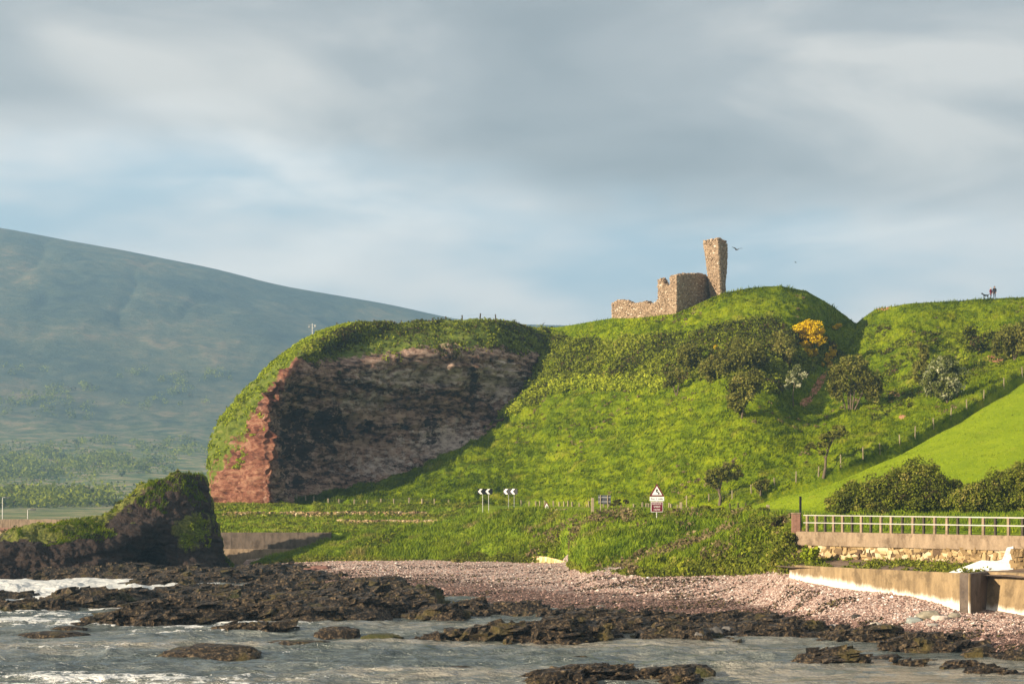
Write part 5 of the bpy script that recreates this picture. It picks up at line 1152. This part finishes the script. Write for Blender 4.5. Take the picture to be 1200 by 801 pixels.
def warning(px_, Y_, gz, zc, w, label, full, rz=0.0):
    e = empty('warning_sign', ((px_ - 600) / F * Y_, Y_, gz), label, 'road sign'); e.rotation_euler.z = rz
    prism('border', tri_out(w, zc), -.03, .03, M_red, e); prism('face', tri_out(w * .70, zc), -.045, -.031, M_signw, e)
    s_ = w / 1.25
    if full: prism('bend_symbol', [(x_ * s_, zc + z_ * s_) for x_, z_ in ((.10, -.20), (.20, -.20), (.20, -.04), (.02, .06), (.02, .10), (.10, .20), (-.02, .26), (-.10, .16), (-.16, .14), (-.02, .16), (-.08, .10), (-.08, .02), (.10, -.08))], -.06, -.046, M_black, e)
    else: prism('bend_symbol', [(x_ * s_, zc + z_ * s_) for x_, z_ in ((-.02, -.2), (.12, -.2), (.20, -.05), (.08, .10), (.0, .12), (-.06, .02), (.04, -.06))], -.06, -.046, M_black, e)
    V, Fq = tubes([[((0, .09, -.4), .055), ((0, .09, zc + .3 * w), .055)]], 8); mesh_np('post', V, np.array(Fq), M_galv, e)
    if full:
        prism('distance_plate', [(-.62, zc - .77), (.62, zc - .77), (.62, zc - .40), (-.62, zc - .40)], -.03, .03, M_signw, e); text('For 1 mile', .25, (0, -.035, zc - .585), M_black, e)
        prism('red_panel_edge', [(-.52, zc - 1.72), (.52, zc - 1.72), (.52, zc - .83), (-.52, zc - .83)], -.03, .03, M_signw, e); prism('red_panel', [(-.48, zc - 1.68), (.48, zc - 1.68), (.48, zc - .87), (-.48, zc - .87)], -.042, -.031, M_red, e)
        for i, s in enumerate(('REDUCE', 'SPEED', 'NOW')): text(s, .21, (0, -.046, zc - 1.02 - .25 * i), M_signw, e)['kind'] = 'stuff'
Yw = 172.; gz_ = 6.0
warning(769.8, Yw, gz_, zof(576.2, Yw) - gz_, 1.28, 'tall bend warning triangle over a white plate and a red reduce speed panel', True, .03)
warning(640.5, 202, 5.3, zof(593.2, 202) - 5.3, .86, 'small low triangular warning sign above the pink stones', False, .1)
sb = empty('direction_sign', pt(708.5, 598, 182), 'dark grey back of a rectangular road sign on two pale posts', 'road sign'); s_ = 182 / F
box('board', (0, 0, 13 * s_), (7.4 * s_, .03, 5.2 * s_), M_signback, sb)
for dx in (-4.8, 3.6): box('post', (dx * s_, -.08, 8 * s_), (.045, .045, 10.5 * s_), M_wood, sb)
box('bracket', (0, -.05, 15.5 * s_), (7.2 * s_, .02, .05), M_galv, sb); box('bracket', (0, -.05, 10.5 * s_), (7.2 * s_, .02, .05), M_galv, sb)
rs_ = empty('rail_seat', pt(808, 600, 174), 'small pale slatted seat on the verge', 'seat'); s_ = 174 / F
box('slat', (0, 0, 3.6 * s_), (5.2 * s_, .05, .06), M_wood, rs_); box('slat', (0, .3, 3.2 * s_), (5.2 * s_, .12, .03), M_wood, rs_)
for dx in (-4.2, -1.4, 1.4, 4.2): box('leg', (dx * s_, 0.05, 1.4 * s_), (.05, .05, 2 * s_), M_wood, rs_, bev=0)

# ------------------------------------------------------------------ rocks in the water and boulders
def lump(name, label, cat, c, r, seed, m, group=None, flat_b=.25):
    nu, nv = 40, 20; u = np.linspace(0, 2 * np.pi, nu, endpoint=False); v = np.linspace(0, np.pi, nv); uu, vv = np.meshgrid(u, v)
    D = np.stack([np.cos(uu) * np.sin(vv), np.sin(uu) * np.sin(vv), np.cos(vv)], -1).reshape(-1, 3)
    sq = np.sign(D) * np.abs(D) ** .75
    k_ = 1 + .30 * vnoise(D, 1.5, seed, 3) + .12 * vnoise(D, 5, seed + 2, 2); P = sq * k_[:, None] * np.array(r)
    st_ = .22 * r[2]; P[:, 2] = np.where(P[:, 2] > 0, P[:, 2] * .6 + (np.floor(P[:, 2] / st_ + P[:, 0] * .15) * st_) * .4, P[:, 2])
    Fq = []; 
    for i in range(nv - 1):
        for j in range(nu): Fq.append((i * nu + j, i * nu + (j + 1) % nu, (i + 1) * nu + (j + 1) % nu, (i + 1) * nu + j))
    o = mesh_np(name, P, np.array(Fq), m, smooth=True); o.location = c; return tag(o, label, cat, group)
wr_ = [(249, 769, 56, 15, 'flat-topped brown rock alone in the water, low left of centre'), (352, 757, 38, 8, 'long low rock in the water, just right of the flat-topped rock'), (395, 745, 28, 11, 'humped rock in the water touching the ledge foot, left of the long thin one'), (449, 750, 26, 9, 'low rock with a raised right end in the water'),
       (402, 780, 20, 4, 'thin dark rock barely awash near the bottom left of centre'), (540, 786, 24, 6, 'small pointed dark rock low in the water near the bottom centre'), (679, 773, 12, 6, 'small round rock standing alone, upper one of a close pair'), (678, 781, 10, 4, 'smaller lower rock of the close pair in the water'), (808, 792, 30, 15, 'rounded brown rock at the bottom, right end of the seaweed ledge'), (62, 744, 38, 5, 'thin rock ridge awash at the left with foam on its end'), (78, 737, 22, 4, 'slim dark rock just behind the thin ridge at the left'), (10, 706, 14, 6, 'small dark rock at the left edge behind the foam')]
for i, (px_, py_, w_, h_, lb) in enumerate(wr_):
    Y_ = yof(py_) + .6; s_ = Y_ / F
    o = lump('sea_rock', lb, 'rock', ((px_ - 600) * s_, Y_, -.05), (w_ * s_ * 1.0, min(1.6, w_ * s_ * .55), h_ * s_ * .95), 200 + i * 7, M_weed, 'rocks awash in the shallows')
bl_ = [(1089, 722, 13, 9, (.26, .23, .17), 'largest olive grey boulder at the foot of the sea wall'), (1071, 727, 10, 6, (.25, .27, .25), 'blue grey boulder left of the largest olive one'), (1102, 724, 10, 5, (.55, .45, .38), 'pale pink boulder right of the largest olive one'), (1117, 721, 7, 5, (.25, .22, .17), 'small brown boulder nearest the wall corner'), (1025, 734, 9, 7, (.42, .37, .30), 'squarish pale boulder alone on the open shingle'), (980, 734, 8, 5, (.28, .25, .23), 'grey boulder low on the shingle left of the squarish pale one'), (1003, 722, 5, 4, (.05, .045, .04), 'small black stone on the shingle below the low sea wall'),
       (841, 742, 9, 8, (.085, .08, .075), 'largest smooth dark boulder on the seaweed, middle of its group'), (822, 745, 7, 6, (.13, .12, .11), 'smooth grey boulder at the left of the seaweed group'), (827, 738, 5, 4, (.16, .15, .13), 'small grey boulder behind the left one on the seaweed'), (853, 738, 6, 5, (.14, .13, .12), 'mid grey boulder right of the largest on the seaweed'), (1092, 731, 6, 3, (.3, .28, .25), 'flat grey stone in front of the largest olive boulder')]
mats_ = {}
for i, (px_, py_, w_, h_, c_, lb) in enumerate(bl_):
    m = mats_.setdefault(c_, plain('boulder_stone', c_, .8, .3, 5)); p = beach.at(px_, py_) ; 
    if px_ < 900: p = rock.at(px_, py_)
    s_ = p.y / F; lump('boulder', lb, 'boulder', (p.x, p.y, p.z + h_ * s_ * .25), (w_ * s_, w_ * s_ * .8, h_ * s_ * .75), 400 + i * 3, m, 'boulders on the beach')
pth = [(375, 664, 12, 4, 'reddish slab rock on the shingle beside the end of the green bank'), (362, 666, 8, 3, 'low dark slab rock left of the reddish one')]
m = plain('red_slab', (.20, .10, .075), .85, .3, 4)
for i, (px_, py_, w_, h_, lb) in enumerate(pth): p = beach.at(px_, py_); s_ = p.y / F; lump('slab_rock', lb, 'rock', (p.x, p.y, p.z), (w_ * s_, w_ * s_, h_ * s_), 500 + i, m)

# ------------------------------------------------------------------ people, dog, birds
def skinned(name, verts, edges, radii, rootv, parent, mats, fmat):
    me = bpy.data.meshes.new(name); me.from_pydata(verts, edges, []); o = bpy.data.objects.new(name, me); COL.objects.link(o)
    o.modifiers.new('skin', 'SKIN'); sv = me.skin_vertices[0].data
    for i, r in enumerate(radii): sv[i].radius = (r, r) if isinstance(r, (int, float)) else r
    sv[rootv].use_root = True; o.modifiers.new('sub', 'SUBSURF').levels = 1
    bpy.context.view_layer.update(); ev = o.evaluated_get(bpy.context.evaluated_depsgraph_get()); m2 = bpy.data.meshes.new_from_object(ev); bpy.data.objects.remove(o)
    o = bpy.data.objects.new(name, m2); COL.objects.link(o); o.parent = parent; m2.materials.clear()
    for m in mats: m2.materials.append(m)
    for p in m2.polygons: p.material_index = fmat(p.center); p.use_smooth = True
    return o
M_skin = plain('skin', (.55, .34, .25), .6, .05, 3); M_coat = plain('maroon_coat', (.16, .018, .03), .9, .15, 6); M_navy = plain('black_jacket', (.02, .022, .03), .9, .15, 6); M_trs = plain('dark_trousers', (.03, .03, .04), .9, .15, 6); M_shoe = plain('shoes', (.02, .016, .014), .6, .1, 6); M_hair = plain('grey_hair', (.50, .46, .40), .8, .2, 9); M_hairb = plain('brown_hair', (.08, .05, .03), .8, .2, 9); M_fur = plain('black_fur', (.012, .012, .013), .7, .2, 9)
def person(px_, py_, h, label, coat, hair, coat_low, rz, stride):
    p = hill.at(px_, py_); e = empty('person', p, label, 'person'); e.rotation_euler.z = rz; k_ = h / 1.75
    v = [(0, 0, .95), (0, 0, 1.15), (0, .01, 1.36), (0, 0, 1.48), (0, -.02, 1.58), (0, -.02, 1.69), (0, -.10, 1.60)]
    ed = [(0, 1), (1, 2), (2, 3), (3, 4), (4, 5), (4, 6)]; r = [.17, .15, .17, .06, .085, .07, .022]
    for sx in (-1, 1):
        b0 = len(v); st__ = stride * sx
        v += [(sx * .19, 0, 1.40), (sx * .25, .02, 1.12), (sx * .22, -.14, .92), (sx * .21, -.18, .84)]; ed += [(2, b0), (b0, b0 + 1), (b0 + 1, b0 + 2), (b0 + 2, b0 + 3)]; r += [.075, .055, .042, .032]
        for f_ in range(4):
            v.append((sx * (.185 + .018 * f_), -.20 - .005 * f_, .755 + .012 * abs(f_ - 1.4))); ed.append((b0 + 3, len(v) - 1)); r.append(.010)
        v.append((sx * .16, -.21, .81)); ed.append((b0 + 3, len(v) - 1)); r.append(.011)
        b1 = len(v); v += [(sx * .10, st__ * .1, .82), (sx * .10, st__ * .5 - .03, .48), (sx * .10, st__ + .02, .09), (sx * .11, st__ - .13, .04)]; ed += [(0, b1), (b1, b1 + 1), (b1 + 1, b1 + 2), (b1 + 2, b1 + 3)]; r += [.10, .068, .045, .042]
    v = [(x_ * k_, y_ * k_, z_ * k_) for x_, y_, z_ in v]
    def fm(c_):
        z_ = c_.z / k_
        if z_ > 1.49: return 0
        if abs(c_.x / k_) > .13 and z_ < .875 and z_ > .7 and c_.y < -.1 * k_: return 0
        return 3 if z_ < .12 else (1 if z_ > coat_low else 2)
    bd = skinned('body', v, ed, [q_ * k_ for q_ in r], 0, e, [M_skin, coat, M_trs, M_shoe], fm)
    P, Fc = [], []
    nu, nv = 12, 8
    for i in range(nv):
        for j in range(nu):
            a, c_ = 2 * math.pi * j / nu, math.pi * .62 * i / (nv - 1); rr = .118 * k_; P.append((rr * math.sin(c_) * math.cos(a), rr * math.sin(c_) * math.sin(a) + .012 * k_, 1.645 * k_ + rr * 1.05 * math.cos(c_)))
    for i in range(nv - 1):
        for j in range(nu): 
            if not (i > 2 and P[i * nu + j][1] < -.02): Fc.append((i * nu + j, i * nu + (j + 1) % nu, (i + 1) * nu + (j + 1) % nu, (i + 1) * nu + j))
    mesh_np('hair', P, np.array(Fc), hair, e, smooth=True)
    return e
person(1162.3, 349.5, 1.66, 'person in a knee-length maroon coat walking on the skyline beside the dog', M_coat, M_hair, .62, .6, .14)
person(1167.4, 349, 1.84, 'taller person in black jacket and dark trousers, right of the one in maroon', M_navy, M_hairb, .86, -.3, -.16)
p = hill.at(1156.5, 350); e = empty('dog', p, 'black dog standing with raised tail at the walkers feet', 'dog')
v = [(.30, 0, .52), (.05, 0, .50), (-.22, 0, .55), (-.42, 0, .66), (-.55, 0, .78), (-.72, 0, .74), (.42, 0, .62), (.55, 0, .82)]
ed = [(0, 1), (1, 2), (2, 3), (3, 4), (4, 5), (0, 6), (6, 7)]; r = [.10, .11, .135, .085, .085, .04, .035, .03]
for sy in (-1, 1):
    b0 = len(v); v += [(-.27, sy * .09, .42), (-.28, sy * .09, .22), (-.29, sy * .09, .03), (-.34, sy * .09, .02)]; ed += [(2, b0), (b0, b0 + 1), (b0 + 1, b0 + 2), (b0 + 2, b0 + 3)]; r += [.06, .036, .03, .028]
    b0 = len(v); v += [(.28, sy * .09, .40), (.24, sy * .09, .30), (.36, sy * .09, .18), (.33, sy * .09, .03), (.28, sy * .09, .02)]; ed += [(0, b0), (b0, b0 + 1), (b0 + 1, b0 + 2), (b0 + 2, b0 + 3), (b0 + 3, b0 + 4)]; r += [.08, .055, .032, .028, .028]
    v.append((-.50, sy * .07, .90)); ed.append((4, len(v) - 1)); r.append(.022)
skinned('body', v, ed, r, 1, e, [M_fur], lambda c_: 0)
M_bird = plain('bird_feathers', (.05, .05, .055), .7, .3, 9)
def bird(px_, py_, Y_, span, label, dih, rz, tilt=0):
    e = empty('gull', pt(px_, py_, Y_), label, 'bird'); e.rotation_euler = (0, tilt, rz); s_ = span
    V, Fq = tubes([[((0, -.22 * s_, 0), .012 * s_), ((0, -.15 * s_, .01), .035 * s_), ((0, 0, 0), .05 * s_), ((0, .12 * s_, 0), .035 * s_), ((0, .24 * s_, .01), .012 * s_)]], 8); mesh_np('body', V, np.array(Fq), M_bird, e, smooth=True)
    for sx in (-1, 1):
        sec_ = [(0.02, .09, -.07, 0), (.22, .10, -.09, dih * .75), (.36, .05, -.05, dih * .9), (.52, -.02, -.05, dih * 1.0)]; V = []
        for (x_, yb, yf, z_) in sec_:
            for zz in (.008, -.008): V += [(sx * x_ * s_, yf * s_, (z_ + zz) * s_), (sx * x_ * s_, yb * s_, (z_ + zz) * s_)]
        Fq = []
        for i in range(3): a_ = i * 4; Fq += [(a_, a_ + 1, a_ + 5, a_ + 4), (a_ + 2, a_ + 6, a_ + 7, a_ + 3), (a_, a_ + 4, a_ + 6, a_ + 2), (a_ + 1, a_ + 3, a_ + 7, a_ + 5)]
        mesh_np('wing', V, np.array(Fq), M_bird, e)
bird(863.5, 292.5, 250, 1.55, 'dark gull gliding with raised wings just right of the tower', .16, .5, .05)
bird(636, 380, 230, .75, 'small dark bird flying low over the saddle left of the castle', .2, -.4, -.2)
bird(932.5, 307.5, 300, .75, 'tiny distant bird in the sky right of the mound', .1, .9, .1)
for i, (px_, lb) in enumerate(((156, 'black crow perched on the crest of the rock ridge, left bird'), (159, 'black crow perched on the crest of the rock ridge, right bird'))):
    p = pt(px_, 582.3, 195); e = empty('crow', p, lb, 'bird'); e.rotation_euler = (0, 0, .8 + i)
    V, Fq = tubes([[((0, .26, .08), .02), ((0, .1, .16), .06), ((0, 0, .22), .08), ((0, -.1, .30), .06), ((0, -.14, .37), .055), ((0, -.19, .38), .03), ((0, -.27, .36), .01)]], 8); mesh_np('body', V, np.array(Fq), M_fur, e, smooth=True)
    V, Fq = tubes([[((-.03, 0, 0), .01), ((-.03, 0, .2), .012)], [((.03, 0, 0), .01), ((.03, 0, .2), .012)]], 5); mesh_np('legs', V, np.array(Fq), M_fur, e)

# distant trees on the mountain foot
P, N = mt.sample(9000, .12, .62, .1, .52, lambda P, N, r, c: np.clip(vnoise(P, 1 / 120., 91, 3) * 3 + .35 - (P[:, 1] > 1900) * .7, 0, 1))
P = P[P[:, 1] > 800][:2200]
stuff(clumps('valley_woodland', P + np.array([0, 0, 3.]), 3 + 5 * RG.random(len(P)), 44, 1.35, M_scrub, tb=np.clip(.62 + .25 * RG.normal(size=len(P)), 0, .9)), 'scattered hazy trees over the foot of the mountain', 'woodland')

# ------------------------------------------------------------------ haze
V, Fq = boxes([((0, 1650, 222), (1560, 1790, 227.5), 0)])
m = bpy.data.materials.new('sea_haze'); m.use_nodes = True; t_ = m.node_tree; t_.nodes.clear(); o_ = t_.nodes.new('ShaderNodeOutputMaterial'); v_ = t_.nodes.new('ShaderNodeVolumePrincipled')
v_.inputs['Color'].default_value = (.40, .70, 1.0, 1); v_.inputs['Density'].default_value = .00024; v_.inputs['Anisotropy'].default_value = .2; t_.links.new(v_.outputs[0], o_.inputs['Volume'])
hzo = mesh_np('haze', V, np.array(Fq), m); stuff(hzo)
